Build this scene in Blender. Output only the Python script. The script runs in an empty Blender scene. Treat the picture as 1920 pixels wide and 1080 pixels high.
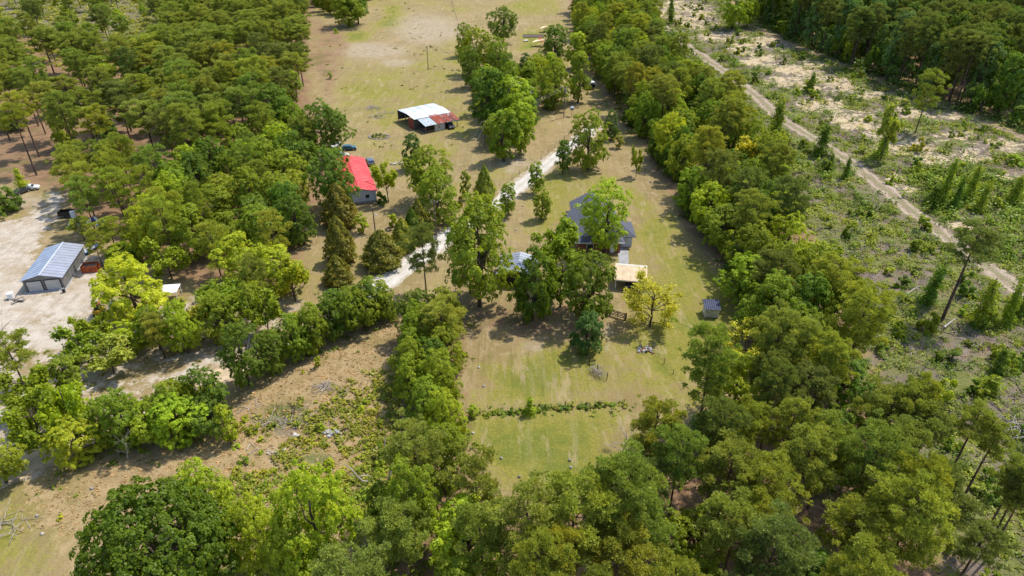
import bpy, math, random
import numpy as np
from mathutils import Vector, Matrix
rnd = random.Random(11)
rng = np.random.default_rng(11)
sc = bpy.context.scene
col = sc.collection
# ------------------------------------------------------------------ camera, sky, sun
F_PX, TILT, CAM_H = 1280.0, math.radians(32), 72.0
cam_d = bpy.data.cameras.new('drone_camera'); cam = bpy.data.objects.new('drone_camera', cam_d); col.objects.link(cam)
cam.location = (0, 0, CAM_H); cam.rotation_euler = (math.radians(90) - TILT, 0, 0)
cam_d.sensor_width = 36; cam_d.lens = 24; cam_d.clip_start = 1; cam_d.clip_end = 12000
sc.camera = cam
SHADOW = Vector((-0.47, -0.34, -1.0))                     # where a metre of height throws its shadow
to_sun = (-SHADOW).normalized()
sun_el = math.asin(to_sun.z); sun_az = math.atan2(to_sun.x, to_sun.y)
w = bpy.data.worlds.new('World'); sc.world = w; w.use_nodes = True
nt = w.node_tree; bg = nt.nodes['Background']
sky = nt.nodes.new('ShaderNodeTexSky'); sky.sky_type = 'NISHITA'; sky.sun_disc = False
sky.sun_elevation = sun_el; sky.sun_rotation = sun_az; sky.dust_density = 1.0
nt.links.new(sky.outputs[0], bg.inputs[0]); bg.inputs[1].default_value = 0.15
sun_d = bpy.data.lights.new('sun', 'SUN'); sun = bpy.data.objects.new('sun', sun_d); col.objects.link(sun)
sun_d.energy = 3.0; sun_d.angle = math.radians(1.4); sun_d.color = (1.0, 0.955, 0.87)
sun.rotation_euler = SHADOW.to_track_quat('-Z', 'Y').to_euler()
sc.view_settings.view_transform = 'Standard'; sc.view_settings.look = 'None'
sc.view_settings.exposure = 0.68; sc.view_settings.gamma = 1.0; sc.view_settings.use_curve_mapping = False
sc.render.engine = 'CYCLES'; sc.cycles.max_bounces = 5; sc.cycles.diffuse_bounces = 3; sc.cycles.transmission_bounces = 3
sc.cycles.transparent_max_bounces = 4; sc.cycles.caustics_reflective = False; sc.cycles.caustics_refractive = False

# ------------------------------------------------------------------ survey: map reading <-> ground position
CT, ST = math.cos(TILT), math.sin(TILT)
def G(px, py, z=0.0):
    u = (px-960)/F_PX; v = (540-py)/F_PX
    t = (z-CAM_H)/(-ST+v*CT)
    return (u*t, (CT+v*ST)*t)
def P(x, y, z=0.0):
    d = y*CT + (CAM_H-z)*ST
    d = np.maximum(d, 1.0)
    return 960+F_PX*x/d, 540-F_PX*(y*ST-(CAM_H-z)*CT)/d
def PX_M(x, y, z=0.0):
    return F_PX/max(1.0, y*CT+(CAM_H-z)*ST)
def poly(pts): return np.array([G(a, b) for a, b in pts])
def sdpoly(x, y, pl):
    """signed distance in metres, positive inside"""
    x = np.asarray(x, float); y = np.asarray(y, float)
    d = np.full(x.shape, 1e9); ins = np.zeros(x.shape, bool)
    n = len(pl)
    for i in range(n):
        ax, ay = pl[i]; bx, by = pl[(i+1) % n]
        ex, ey = bx-ax, by-ay
        t = np.clip(((x-ax)*ex+(y-ay)*ey)/(ex*ex+ey*ey+1e-9), 0, 1)
        d = np.minimum(d, np.hypot(x-ax-t*ex, y-ay-t*ey))
        c = ((ay > y) != (by > y)) & (x < (bx-ax)*(y-ay)/((by-ay) if by != ay else 1e-9)+ax)
        ins ^= c
    return np.where(ins, d, -d)
def sdline(x, y, pl):
    d = np.full(np.asarray(x).shape, 1e9)
    for i in range(len(pl)-1):
        ax, ay = pl[i]; bx, by = pl[i+1]; ex, ey = bx-ax, by-ay
        t = np.clip(((x-ax)*ex+(y-ay)*ey)/(ex*ex+ey*ey+1e-9), 0, 1)
        d = np.minimum(d, np.hypot(x-ax-t*ex, y-ay-t*ey))
    return d
def sstep(a, b, x): t = np.clip((x-a)/(b-a), 0, 1); return t*t*(3-2*t)

GRAVEL = poly([(668, 568), (700, 545), (735, 519), (790, 480), (850, 437), (910, 397), (960, 360), (1010, 320), (1050, 288), (1085, 262), (1112, 238)])
SANDRD = poly([(-120, 960), (0, 893), (60, 868), (130, 832), (230, 785), (330, 740), (420, 702), (500, 660), (580, 620), (640, 588), (668, 568)])
TRACK = poly([(1185, -10), (1230, 40), (1290, 88), (1360, 135), (1420, 182), (1462, 222), (1530, 262), (1590, 300), (1660, 356), (1740, 418), (1800, 465), (1880, 520), (1960, 580)])
TRACK2 = poly([(1400, 45), (1470, 78), (1560, 112), (1660, 158), (1730, 188), (1820, 220), (1930, 262), (2060, 320)])
CLEAR = poly([(1200, -40), (1330, -30), (1395, 30), (1460, 72), (1560, 120), (1700, 180), (1920, 255), (2200, 350), (2400, 1250), (1800, 1250), (1770, 1080), (1740, 960), (1690, 850), (1640, 740), (1612, 640), (1575, 490), (1490, 400), (1400, 290), (1290, 160), (1225, 70)])
WOODL = poly([(-200, 20), (60, 60), (300, 60), (340, -60), (590, -60), (582, 60), (580, 180), (620, 260), (610, 380), (560, 400), (560, 520), (480, 560), (330, 520), (240, 470), (150, 400), (110, 360), (40, 340), (-200, 340)])
WOODR = poly([(1060, -40), (1215, -40), (1240, 90), (1300, 160), (1400, 290), (1480, 400), (1575, 490), (1612, 640), (1640, 740), (1690, 850), (1740, 960), (1770, 1080), (1800, 1250), (800, 1250), (850, 1090), (960, 960), (1150, 930), (1265, 850), (1320, 790), (1440, 710), (1395, 600), (1370, 530), (1290, 425), (1235, 335), (1200, 262), (1150, 200), (1090, 110)])
WOODB = poly([(735, 640), (860, 560), (865, 760), (875, 900), (960, 1250), (640, 1250), (700, 1010), (735, 850)])
WOODF = poly([(1330, -60), (1395, 25), (1460, 66), (1560, 112), (1700, 172), (1920, 245), (2300, 340), (2300, -60)])
WOODF_OUT = WOODF
YARD = poly([(-160, 425), (40, 415), (80, 385), (100, 360), (122, 366), (108, 395), (85, 440), (60, 470), (45, 520), (60, 556), (128, 545), (140, 480), (170, 476), (192, 500), (188, 570), (168, 640), (130, 660), (60, 660), (-160, 640)])
SANDMIX = poly([(-160, 640), (165, 640), (300, 570), (450, 520), (560, 560), (600, 600), (440, 690), (230, 770), (60, 860), (-160, 930)])
ROUGH = poly([(50, 905), (240, 850), (430, 760), (520, 705), (640, 645), (740, 590), (760, 600), (745, 760), (760, 900), (640, 1010), (430, 960), (380, 880), (230, 930), (120, 1010), (60, 1000)])
BROWNBAND = poly([(110, 1040), (160, 970), (240, 900), (330, 880), (350, 920), (250, 980), (190, 1060)])
ORANGE = poly([(585, 30), (660, 60), (640, 140), (615, 190), (600, 160), (580, 120)])
STRIPES = poly([(860, 600), (1040, 580), (1090, 660), (1130, 740), (1090, 755), (890, 765), (862, 700)])
GREENS = [(poly([(1180, 340), (1260, 420), (1390, 560), (1400, 600), (1340, 700), (1280, 740), (1190, 700), (1180, 560), (1230, 500), (1190, 440)]), .75),
          (poly([(900, 790), (1050, 775), (1190, 765), (1130, 880), (1040, 930), (950, 900), (880, 830)]), .8),
          (poly([(1040, 640), (1130, 640), (1260, 700), (1290, 755), (1100, 750), (960, 760), (900, 680)]), .65),
          (poly([(1010, 330), (1090, 310), (1180, 340), (1130, 360), (1060, 400), (1010, 440)]), .55),
          (poly([(640, 120), (880, 110), (900, 190), (850, 300), (760, 290), (680, 300), (640, 200)]), .22),
          (poly([(985, 62), (1010, 60), (1010, 90), (970, 95)]), .9), (poly([(720, 10), (760, 10), (740, 50), (715, 48)]), .8),
          (poly([(640, 60), (690, 62), (690, 80), (640, 78)]), .8), (poly([(960, 0), (1050, 0), (1050, 30), (960, 30)]), .3),
          (poly([(-100, 900), (200, 905), (180, 980), (60, 1080), (-100, 1100)]), .55),
          (poly([(600, 780), (740, 760), (760, 900), (640, 900)]), .7)]
OCHRES = [(1275, 22, 60, 22), (1310, 42, 42, 12), (1350, 70, 45, 11), (1395, 92, 45, 12), (1430, 115, 40, 13), (1455, 82, 50, 14), (1500, 130, 55, 15), (1560, 160, 60, 17),
          (1475, 150, 45, 12), (1535, 195, 45, 14), (1600, 225, 50, 20), (1650, 250, 50, 18), (1700, 275, 60, 17), (1690, 210, 50, 12), (1760, 300, 45, 15), (1870, 275, 60, 14), (1820, 290, 40, 14),
          (1680, 335, 18, 12), (1693, 352, 26, 10), (1640, 358, 12, 6), (1800, 422, 34, 14), (1770, 215, 60, 10), (1650, 180, 50, 8), (1905, 390, 40, 12), (1790, 255, 40, 10), (1890, 330, 40, 12)]
WSPOTS = [(672, 648, 26, 8), (1000, 650, 16, 9), (250, 34, 12, 6), (278, 940, 8, 12), (700, 95, 60, 14), (800, 55, 60, 26), (960, 320, 14, 5), (1140, 620, 6, 14), (1137, 652, 5, 5), (115, 905, 18, 4), (270, 895, 12, 3), (965, 305, 30, 10), (60, 380, 50, 14), (745, 118, 30, 7), (1175, 525, 12, 8)]

def mask_ell(x, y, ells):
    px, py = P(x, y); m = np.zeros(np.asarray(x).shape)
    for (cx, cy, rx, ry) in ells:
        q = np.hypot((px-cx)/rx, (py-cy)/ry)
        m = np.maximum(m, 1-sstep(0.5, 1.5, q))
    return m * (np.asarray(y) > 25)
_w = [(rng.uniform(0, 6.28), rng.uniform(0, 6.28), 2*math.pi/l, a) for l, a in ((31, .5), (19, .4), (13, .3), (9, .25), (6.5, .2), (4.7, .13))]
def hgt(x, y):
    x = np.asarray(x, float); y = np.asarray(y, float)
    m = sstep(-2, 10, sdpoly(x, y, CLEAR))
    m = m*sstep(3, 9, sdline(x, y, TRACK))*sstep(2.5, 7, sdline(x, y, TRACK2))
    h = sum(a*np.sin(k*(x*math.cos(t)+y*math.sin(t))+p) for t, p, k, a in _w)
    return m*0.55*h*(np.asarray(y) > 20)
def H1(x, y): return float(hgt(np.array([x]), np.array([y]))[0])

# ------------------------------------------------------------------ object helpers
def tag(o, label=None, cat=None, group=None, kind=None):
    if label: o['label'] = label
    if cat: o['category'] = cat
    if group: o['group'] = group
    if kind: o['kind'] = kind
    return o
def empty(name, loc, rz=0.0, label=None, cat=None, group=None):
    o = bpy.data.objects.new(name, None); col.objects.link(o); o.empty_display_size = 0.5
    o.location = loc; o.rotation_euler = (0, 0, rz)
    return tag(o, label, cat, group)
def mesh_np(name, verts, faces, mat, attr=None, smooth=False):
    """faces: (n,3) or (n,4) int array"""
    me = bpy.data.meshes.new(name); verts = np.asarray(verts, np.float32); faces = np.asarray(faces, np.int32)
    k = faces.shape[1]; n = len(faces)
    me.vertices.add(len(verts)); me.vertices.foreach_set('co', verts.ravel())
    me.loops.add(n*k); me.loops.foreach_set('vertex_index', faces.ravel())
    me.polygons.add(n); me.polygons.foreach_set('loop_start', np.arange(0, n*k, k, dtype=np.int32))
    me.polygons.foreach_set('loop_total', np.full(n, k, np.int32))
    if smooth: me.polygons.foreach_set('use_smooth', np.ones(n, bool))
    if attr is not None:
        a = me.attributes.new('v', 'FLOAT', 'FACE'); a.data.foreach_set('value', np.asarray(attr, np.float32))
    me.update(calc_edges=True)
    if mat: me.materials.append(mat)
    return me
def link(name, me, parent=None, loc=None):
    o = bpy.data.objects.new(name, me); col.objects.link(o)
    if parent: o.parent = parent
    if loc: o.location = loc
    return o
class MB:
    def __init__(s): s.v = []; s.f = []
    def poly(s, pts):
        b = len(s.v); s.v += [tuple(p) for p in pts]; s.f.append(tuple(range(b, b+len(pts)))); return s
    def box(s, x0, y0, z0, x1, y1, z1):
        b = len(s.v)
        s.v += [(x0, y0, z0), (x1, y0, z0), (x1, y1, z0), (x0, y1, z0), (x0, y0, z1), (x1, y0, z1), (x1, y1, z1), (x0, y1, z1)]
        s.f += [(b, b+3, b+2, b+1), (b+4, b+5, b+6, b+7), (b, b+1, b+5, b+4), (b+1, b+2, b+6, b+5), (b+2, b+3, b+7, b+6), (b+3, b, b+4, b+7)]
        return s
    def slab(s, pts, t):
        """pts: polygon of 3d points (ccw from above), thickness t downward"""
        n = len(pts); b = len(s.v)
        s.v += [tuple(p) for p in pts]+[(p[0], p[1], p[2]-t) for p in pts]
        s.f.append(tuple(range(b, b+n))); s.f.append(tuple(range(b+2*n-1, b+n-1, -1)))
        for i in range(n):
            j = (i+1) % n; s.f.append((b+j, b+i, b+n+i, b+n+j))
        return s
    def loft(s, rings, cap=True):
        n = len(rings[0]); b = len(s.v)
        for r in rings: s.v += [tuple(p) for p in r]
        for i in range(len(rings)-1):
            for k in range(n):
                a = b+i*n+k; c = b+i*n+(k+1) % n
                s.f.append((a, c, c+n, a+n))
        if cap:
            s.f.append(tuple(range(b+n-1, b-1, -1))); e = b+(len(rings)-1)*n; s.f.append(tuple(range(e, e+n)))
        return s
    def tube(s, pts, radii, n=6):
        pts = [Vector(p) for p in pts]; rings = []
        for i, p in enumerate(pts):
            d = (pts[min(i+1, len(pts)-1)]-pts[max(i-1, 0)]).normalized()
            a = d.cross(Vector((0.31, 0.95, 0.05))).normalized(); c = d.cross(a)
            r = radii[i] if hasattr(radii, '__len__') else radii
            rings.append([p+a*math.cos(6.28318*k/n)*r+c*math.sin(6.28318*k/n)*r for k in range(n)])
        return s.loft(rings)
    def cyl(s, x, y, z0, z1, r, n=10, r2=None):
        r2 = r if r2 is None else r2
        return s.loft([[(x+math.cos(6.28318*k/n)*q, y+math.sin(6.28318*k/n)*q, z) for k in range(n)] for z, q in ((z0, r), (z1, r2))])
    def me(s, name, mat):
        m = bpy.data.meshes.new(name); m.from_pydata(s.v, [], s.f); m.validate(); m.update()
        if mat: m.materials.append(mat)
        return m
    def build(s, name, mat, parent=None, loc=None, rz=None):
        o = link(name, s.me(name, mat), parent, loc)
        if rz is not None: o.rotation_euler = (0, 0, rz)
        return o

# ------------------------------------------------------------------ materials
class NT:
    def __init__(s, name):
        s.m = bpy.data.materials.new(name); s.m.use_nodes = True; s.t = s.m.node_tree; s.t.nodes.clear()
        s.out = s.t.nodes.new('ShaderNodeOutputMaterial'); s.pos = None
    def n(s, typ, **kw):
        x = s.t.nodes.new('ShaderNode'+typ)
        for k, v in kw.items(): setattr(x, k, v)
        return x
    def lk(s, a, b): s.t.links.new(a, b)
    def sv(s, sock, v):
        if hasattr(v, 'is_linked') or hasattr(v, 'links'): s.lk(v, sock)
        elif isinstance(v, (tuple, list)): sock.default_value = tuple(v)+((1,) if len(v) == 3 and len(sock.default_value) == 4 else ())
        else: sock.default_value = v
    def coord(s):
        if s.pos is None: s.pos = s.n('NewGeometry').outputs['Position']
        return s.pos
    def ocoord(s): return s.n('TexCoord').outputs['Object']
    def noise(s, scale, detail=3, rough=.55, vec=None, stretch=None):
        v = vec or s.coord()
        if stretch:
            mp = s.n('Mapping'); s.lk(v, mp.inputs[0]); mp.inputs['Scale'].default_value = stretch[:3]
            if len(stretch) > 3: mp.inputs['Rotation'].default_value = (0, 0, stretch[3])
            v = mp.outputs[0]
        x = s.n('TexNoise'); s.lk(v, x.inputs['Vector']); x.inputs['Scale'].default_value = scale
        x.inputs['Detail'].default_value = detail; x.inputs['Roughness'].default_value = rough
        return x.outputs[0]
    def math(s, op, a, b=0.0, c=None, clamp=False):
        x = s.n('Math', operation=op, use_clamp=clamp); s.sv(x.inputs[0], a); s.sv(x.inputs[1], b)
        if c is not None: s.sv(x.inputs[2], c)
        return x.outputs[0]
    def mr(s, v, a, b, c=0.0, d=1.0, smooth=True):
        x = s.n('MapRange'); x.interpolation_type = 'SMOOTHSTEP' if smooth else 'LINEAR'
        s.sv(x.inputs[0], v)
        for i, q in enumerate((a, b, c, d)): s.sv(x.inputs[i+1], q)
        return x.outputs[0]
    def mix(s, f, a, b, mode='MIX'):
        x = s.n('Mix', data_type='RGBA', blend_type=mode); s.sv(x.inputs[0], f); s.sv(x.inputs[6], a); s.sv(x.inputs[7], b)
        return x.outputs[2]
    def bump(s, h, strength=.5, dist=.1):
        x = s.n('Bump'); s.lk(h, x.inputs['Height']); x.inputs['Strength'].default_value = strength; x.inputs['Distance'].default_value = dist
        return x.outputs[0]
    def princ(s, colr, rough=.8, metal=0.0, normal=None, spec=.3):
        x = s.n('BsdfPrincipled'); s.sv(x.inputs['Base Color'], colr); s.sv(x.inputs['Roughness'], rough); s.sv(x.inputs['Metallic'], metal)
        x.inputs['Specular IOR Level'].default_value = spec
        if normal: s.lk(normal, x.inputs['Normal'])
        s.lk(x.outputs[0], s.out.inputs[0]); return x
    def attr(s, name, typ='GEOMETRY'):
        x = s.n('Attribute'); x.attribute_name = name; x.attribute_type = typ; return x
def simple(name, c, rough=.7, metal=0.0, var=.15, scale=2.0, dark=None, spec=.3):
    k = NT(name); n = k.noise(scale, 4)
    d = dark or tuple(q*(1-var*2) for q in c); l = tuple(min(1, q*(1+var)) for q in c)
    k.princ(k.mix(k.mr(n, .3, .7), d, l), rough, metal, k.bump(k.noise(scale*9, 2), .25, .02), spec); return k.m

def leaf_mat(name, trans=.45, spread=(.62, 1.42), warm=.25):
    """colour: the object's own tint x a per-leaf value"""
    k = NT(name)
    oi = k.n('ObjectInfo'); v = k.attr('v').outputs['Fac']
    tint = oi.outputs['Color']
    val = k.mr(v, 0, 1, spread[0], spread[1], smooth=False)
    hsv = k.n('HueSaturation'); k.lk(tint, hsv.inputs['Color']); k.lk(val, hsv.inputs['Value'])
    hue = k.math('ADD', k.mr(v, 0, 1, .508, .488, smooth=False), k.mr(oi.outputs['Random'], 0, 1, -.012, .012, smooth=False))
    k.lk(hue, hsv.inputs['Hue'])
    big = k.noise(.35, 2)
    c = k.mix(k.mr(big, .45, .75, 0, warm), hsv.outputs[0], k.mix(1, hsv.outputs[0], (1.35, 1.12, .75), 'MULTIPLY'))
    d = k.n('BsdfDiffuse'); k.lk(c, d.inputs[0])
    t = k.n('BsdfTranslucent'); k.lk(k.mix(1, c, (1.25, 1.2, .55), 'MULTIPLY'), t.inputs[0])
    g = k.n('BsdfGlossy'); g.inputs['Roughness'].default_value = .45; g.inputs[0].default_value = (.9, .95, 1, 1)
    m1 = k.n('MixShader'); m1.inputs[0].default_value = trans; k.lk(d.outputs[0], m1.inputs[1]); k.lk(t.outputs[0], m1.inputs[2])
    m2 = k.n('MixShader'); m2.inputs[0].default_value = .012; k.lk(m1.outputs[0], m2.inputs[1]); k.lk(g.outputs[0], m2.inputs[2])
    k.lk(m2.outputs[0], k.out.inputs[0]); return k.m
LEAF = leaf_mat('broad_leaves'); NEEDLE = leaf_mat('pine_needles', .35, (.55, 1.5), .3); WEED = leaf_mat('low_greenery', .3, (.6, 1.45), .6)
BARK = simple('grey_brown_bark', (.105, .075, .055), .9, var=.25, scale=1.2)
PBARK = simple('pine_bark', (.12, .075, .055), .9, var=.25, scale=1.0)
DEADW = simple('bleached_dead_wood', (.42, .37, .32), .85, var=.2, scale=1.5)
WOOD = simple('weathered_wood', (.16, .125, .095), .85, var=.2, scale=1.5)
DARKW = simple('dark_stained_wood', (.035, .024, .018), .7, var=.2)

def ground_material():
    k = NT('ground_cover')
    A = k.n('SeparateColor'); k.lk(k.attr('maska').outputs['Color'], A.inputs[0])
    B = k.n('SeparateColor'); k.lk(k.attr('maskb').outputs['Color'], B.inputs[0])
    C = k.n('SeparateColor'); k.lk(k.attr('maskc').outputs['Color'], C.inputs[0])
    n0 = k.noise(.022, 3); n1 = k.noise(.09, 4, .6); n2 = k.noise(.45, 4, .65); n3 = k.noise(2.2, 4, .7); n4 = k.noise(8, 2, .7)
    jit = k.math('ADD', k.mr(n1, .3, .7, -.32, .32), k.mr(n2, .3, .7, -.3, .3))
    jit = k.math('ADD', jit, k.mr(n3, .3, .7, -.22, .22))
    def th(m, wdt=.22, j=1.0):
        return k.mr(k.math('ADD', m, k.math('MULTIPLY', k.math('MULTIPLY', jit, j), k.mr(m, .02, .4))), .5-wdt, .5+wdt)
    # dry mown grass
    base = k.mix(k.mr(n1, .32, .68), (.27, .20, .085), (.36, .26, .135))
    base = k.mix(k.mr(n2, .5, .72, 0, .7), base, (.46, .35, .21))
    base = k.mix(k.mr(n3, .55, .75, 0, .55), base, (.15, .115, .035))
    gr = k.math('ADD', k.math('MULTIPLY', A.outputs[2], .9), k.mr(n0, .3, .7, -.2, .35))
    gr = k.math('ADD', gr, k.math('MULTIPLY', jit, .8))
    gcol = k.mix(k.mr(n3, .35, .7), (.20, .19, .030), (.33, .29, .055))
    base = k.mix(k.mr(gr, .0, .75, 0, .95), base, gcol)
    gcol2 = k.mix(k.mr(n3, .35, .7), (.11, .145, .022), (.19, .21, .038))
    base = k.mix(k.mr(gr, .6, 1.3, 0, .8), base, gcol2)
    ml = k.noise(.8, 4, .7, stretch=(1.0, .09, 1, -.25))
    base = k.mix(k.mr(ml, .5, .70, 0, .28), base, (.42, .34, .19)); base = k.mix(k.mr(ml, .5, .34, 0, .28), base, (.17, .165, .04))
    wp = k.noise(.35, 4, .7, stretch=(1.0, .3, 1, .8))
    base = k.mix(k.mr(wp, .56, .66, 0, .5), base, (.44, .33, .19)); base = k.mix(k.mr(k.noise(.7, 4, .75), .56, .68, 0, .55), base, (.17, .16, .045))
    # mowing stripes
    st = k.noise(.7, 5, .72, stretch=(1.0, .09, 1, .06))
    base = k.mix(k.math('MULTIPLY', k.mr(st, .52, .66), k.math('MULTIPLY', C.outputs[0], .75)), base, (.36, .27, .16))
    base = k.mix(k.math('MULTIPLY', k.mr(st, .48, .34), k.math('MULTIPLY', C.outputs[0], .5)), base, (.15, .135, .04))
    base = k.mix(k.math('MULTIPLY', C.outputs[1], k.mr(k.math('ADD', k.math('MULTIPLY', n3, .6), k.math('MULTIPLY', n2, .5)), .42, .66, .1, .8)), base, (.44, .36, .27))
    # rough tan-orange grass
    rc = k.mix(k.mr(n2, .3, .7), (.30, .21, .10), (.43, .31, .16)); rc = k.mix(k.mr(n3, .5, .75, 0, .7), rc, (.46, .35, .20))
    rc = k.mix(k.mr(n1, .5, .68, 0, .6), rc, (.21, .18, .05))
    rc = k.mix(k.mr(n4, .6, .8, 0, .5), rc, (.12, .085, .04))
    base = k.mix(th(B.outputs[2]), base, rc)
    # pine straw
    sc_ = k.mix(k.mr(n2, .3, .7), (.20, .12, .065), (.32, .195, .11)); sc_ = k.mix(k.mr(n3, .5, .72, 0, .5), sc_, (.40, .29, .18)); sc_ = k.mix(k.mr(n1, .52, .66, 0, .6), sc_, (.15, .15, .04))
    sc_ = k.mix(k.mr(n4, .55, .75, 0, .4), sc_, (.09, .055, .03))
    base = k.mix(th(A.outputs[1]), base, sc_)
    # clear-cut litter
    cc = k.mix(k.mr(n2, .3, .7), (.15, .115, .09), (.25, .19, .15)); cc = k.mix(k.mr(n3, .5, .72, 0, .6), cc, (.34, .28, .235))
    cc = k.mix(k.mr(n1, .40, .56, 0, .75), cc, k.mix(k.mr(n3, .3, .7), (.11, .14, .02), (.22, .235, .04)))
    cc = k.mix(k.mr(n4, .52, .72, 0, .5), cc, (.09, .08, .05))
    base = k.mix(th(B.outputs[0], .2), base, cc)
    oc = k.mix(k.mr(n2, .3, .65), (.54, .37, .17), (.64, .51, .31)); oc = k.mix(k.mr(n3, .5, .7, 0, .6), oc, (.60, .53, .44)); oc = k.mix(k.mr(n4, .50, .66, 0, .7), oc, (.20, .17, .13)); oc = k.mix(k.mr(k.noise(1.1, 4, .75), .52, .62, 0, .8), oc, (.24, .20, .17))
    base = k.mix(th(k.math('SUBTRACT', B.outputs[1], .06), .08, 2.0), base, oc)
    # pale sand
    ss = k.mix(k.mr(n2, .3, .7), (.46, .385, .295), (.60, .525, .43)); ss = k.mix(k.mr(n1, .5, .7, 0, .55), ss, (.42, .31, .20))
    ss = k.mix(k.mr(n3, .55, .75, 0, .35), ss, (.34, .27, .20))
    ty = k.noise(.8, 3, .6, stretch=(1, .12, 1, -.75)); ss = k.mix(k.mr(ty, .54, .62, 0, .55), ss, (.40, .32, .24)); ss = k.mix(k.mr(k.noise(.16, 3), .5, .62, 0, .6), ss, (.40, .30, .19))
    base = k.mix(th(A.outputs[0], .26, .9), base, ss)
    mt = k.mix(1, base, k.mix(k.mr(k.noise(14, 2, .7), .3, .7), (.8, .8, .8), (1.14, 1.14, 1.14)), 'MULTIPLY')
    hh = k.math('ADD', k.math('MULTIPLY', n3, .6), k.math('MULTIPLY', n4, .3))
    k.princ(mt, .95, 0, k.bump(hh, .8, .45), .1)
    return k.m
def road_material(name, a, b, c, grit=(.30, .26, .21), rut=None):
    k = NT(name); n1 = k.noise(.3, 4, .65); n2 = k.noise(1.6, 4, .7); n3 = k.noise(9, 2, .7)
    x = k.mix(k.mr(n1, .3, .7), a, b); x = k.mix(k.mr(n2, .5, .75, 0, .6), x, c); x = k.mix(k.mr(n3, .58, .75, 0, .5), x, grit)
    if rut:
        tt = k.math('ADD', k.attr('v').outputs['Fac'], k.mr(n1, .2, .8, -.12, .12)); bnd = k.math('MULTIPLY', k.mr(tt, .34, .48), k.mr(tt, .72, .58))
        x = k.mix(k.math('MULTIPLY', bnd, .4), x, tuple(min(.66, q*1.3) for q in c))
        t = k.math('ADD', k.attr('v').outputs['Fac'], k.mr(n2, .2, .8, -.35, .35))
        x = k.mix(k.math('MULTIPLY', k.mr(t, .35, .15), .8 if rut[2] < .2 else .45), x, k.mix(k.mr(n3, .3, .7), (.14, .15, .03) if rut[2] < .2 else (.30, .27, .17), rut))
        x = k.mix(k.math('MULTIPLY', k.mr(t, .72, .95), .85), x, k.mix(k.mr(n3, .3, .7), (.12, .13, .03) if rut[2] < .2 else (.34, .27, .15), rut))
    k.princ(x, .95, 0, k.bump(k.math('ADD', n2, k.math('MULTIPLY', n3, .4)), .6, .15), .1); return k.m

# ------------------------------------------------------------------ ground sheet
rows = []
y = 22.0
while y < 470: rows.append(y); y += max(.9, .0065*y*1.35)
rows = [-4000, -800, -200, -60, -10] + rows + [500, 560, 680, 900, 1400, 2500, 5000]
ncol = 300
ts = np.linspace(-1.16, 1.16, ncol)
ts = np.concatenate([[-14, -4, -1.9, -1.4], ts, [1.4, 1.9, 4, 14]])
X = []; Y = []
for yy in rows:
    hw = 0.78*min(max(yy, 22), 480)*0.82+38
    X.append(ts*hw if abs(yy) < 600 else ts*hw*max(1, 1)); Y.append(np.full(len(ts), yy))
X = np.array(X); Y = np.array(Y)
far = (np.abs(ts) > 3)
for i, yy in enumerate(rows):
    if yy > 500 or yy < -50:
        X[i] = ts*410*(1 if abs(yy) < 600 else 1)
        X[i][far] = ts[far]*410
Z = hgt(X, Y)
nr, nc = X.shape
vv = np.stack([X.ravel(), Y.ravel(), Z.ravel()], 1)
idx = np.arange(nr*nc).reshape(nr, nc)
ff = np.stack([idx[:-1, :-1], idx[:-1, 1:], idx[1:, 1:], idx[1:, :-1]], -1).reshape(-1, 4)
gm = mesh_np('ground', vv, ff, ground_material(), smooth=True)
gx, gy = X.ravel(), Y.ravel()
def soft(pl, wd=3.0): return sstep(-wd, wd, sdpoly(gx, gy, pl))
inv = (gy > 22)
sand = np.maximum(soft(YARD, 4)*.95, soft(SANDMIX, 6)*.55)
roadnear = np.minimum(sdline(gx, gy, GRAVEL), sdline(gx, gy, SANDRD))
sand = np.maximum(sand, .62*(1-sstep(1.5, 5.0, roadnear)))
sand = sand*inv; worn = mask_ell(gx, gy, WSPOTS)
straw = np.maximum.reduce([soft(WOODL, 5), soft(WOODR, 4), soft(WOODB, 4), .6*soft(WOODF, 4)])
straw = np.maximum(straw, .6*soft(ORANGE, 5)); straw = np.maximum(straw, (gy > 470)*1.0); straw = np.maximum(straw, (np.abs(gx) > 340)*1.0)
straw = np.maximum(straw, .5*soft(poly([(860, 560), (1120, 560), (1130, 640), (960, 640), (860, 620)]), 4))
green = np.zeros(len(gx))
for pl, a in GREENS: green = np.maximum(green, min(1, a+.12)*soft(pl, 5))
clear = soft(CLEAR, 4)
clear = np.maximum(clear, .85*soft(poly([(-200, 20), (60, 62), (200, 90), (300, 66), (340, -60), (-200, -60)]), 8))
clear = np.maximum(clear, .75*mask_ell(gx, gy, [(530, 790, 60, 32), (640, 730, 26, 9), (100, 370, 22, 12), (600, 860, 30, 10)]))
ochre = (.84*mask_ell(gx, gy, OCHRES))*clear
trackn = np.minimum(sdline(gx, gy, TRACK), sdline(gx, gy, TRACK2)+1)
ochre = np.maximum(ochre, .42*(1-sstep(1, 4, trackn))*clear)
rough = np.maximum(soft(ROUGH, 5), .9*soft(BROWNBAND, 5))
stripes = soft(STRIPES, 6)
for nm, chans in (('maska', (sand, straw, green)), ('maskb', (clear, ochre, rough)), ('maskc', (stripes, worn, sand*0))):
    a = gm.color_attributes.new(nm, 'FLOAT_COLOR', 'POINT')
    c4 = np.ones((len(gx), 4), np.float32)
    for i in range(3): c4[:, i] = chans[i]
    a.data.foreach_set('color', c4.ravel())
tag(link('ground', gm), kind='structure')

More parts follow.
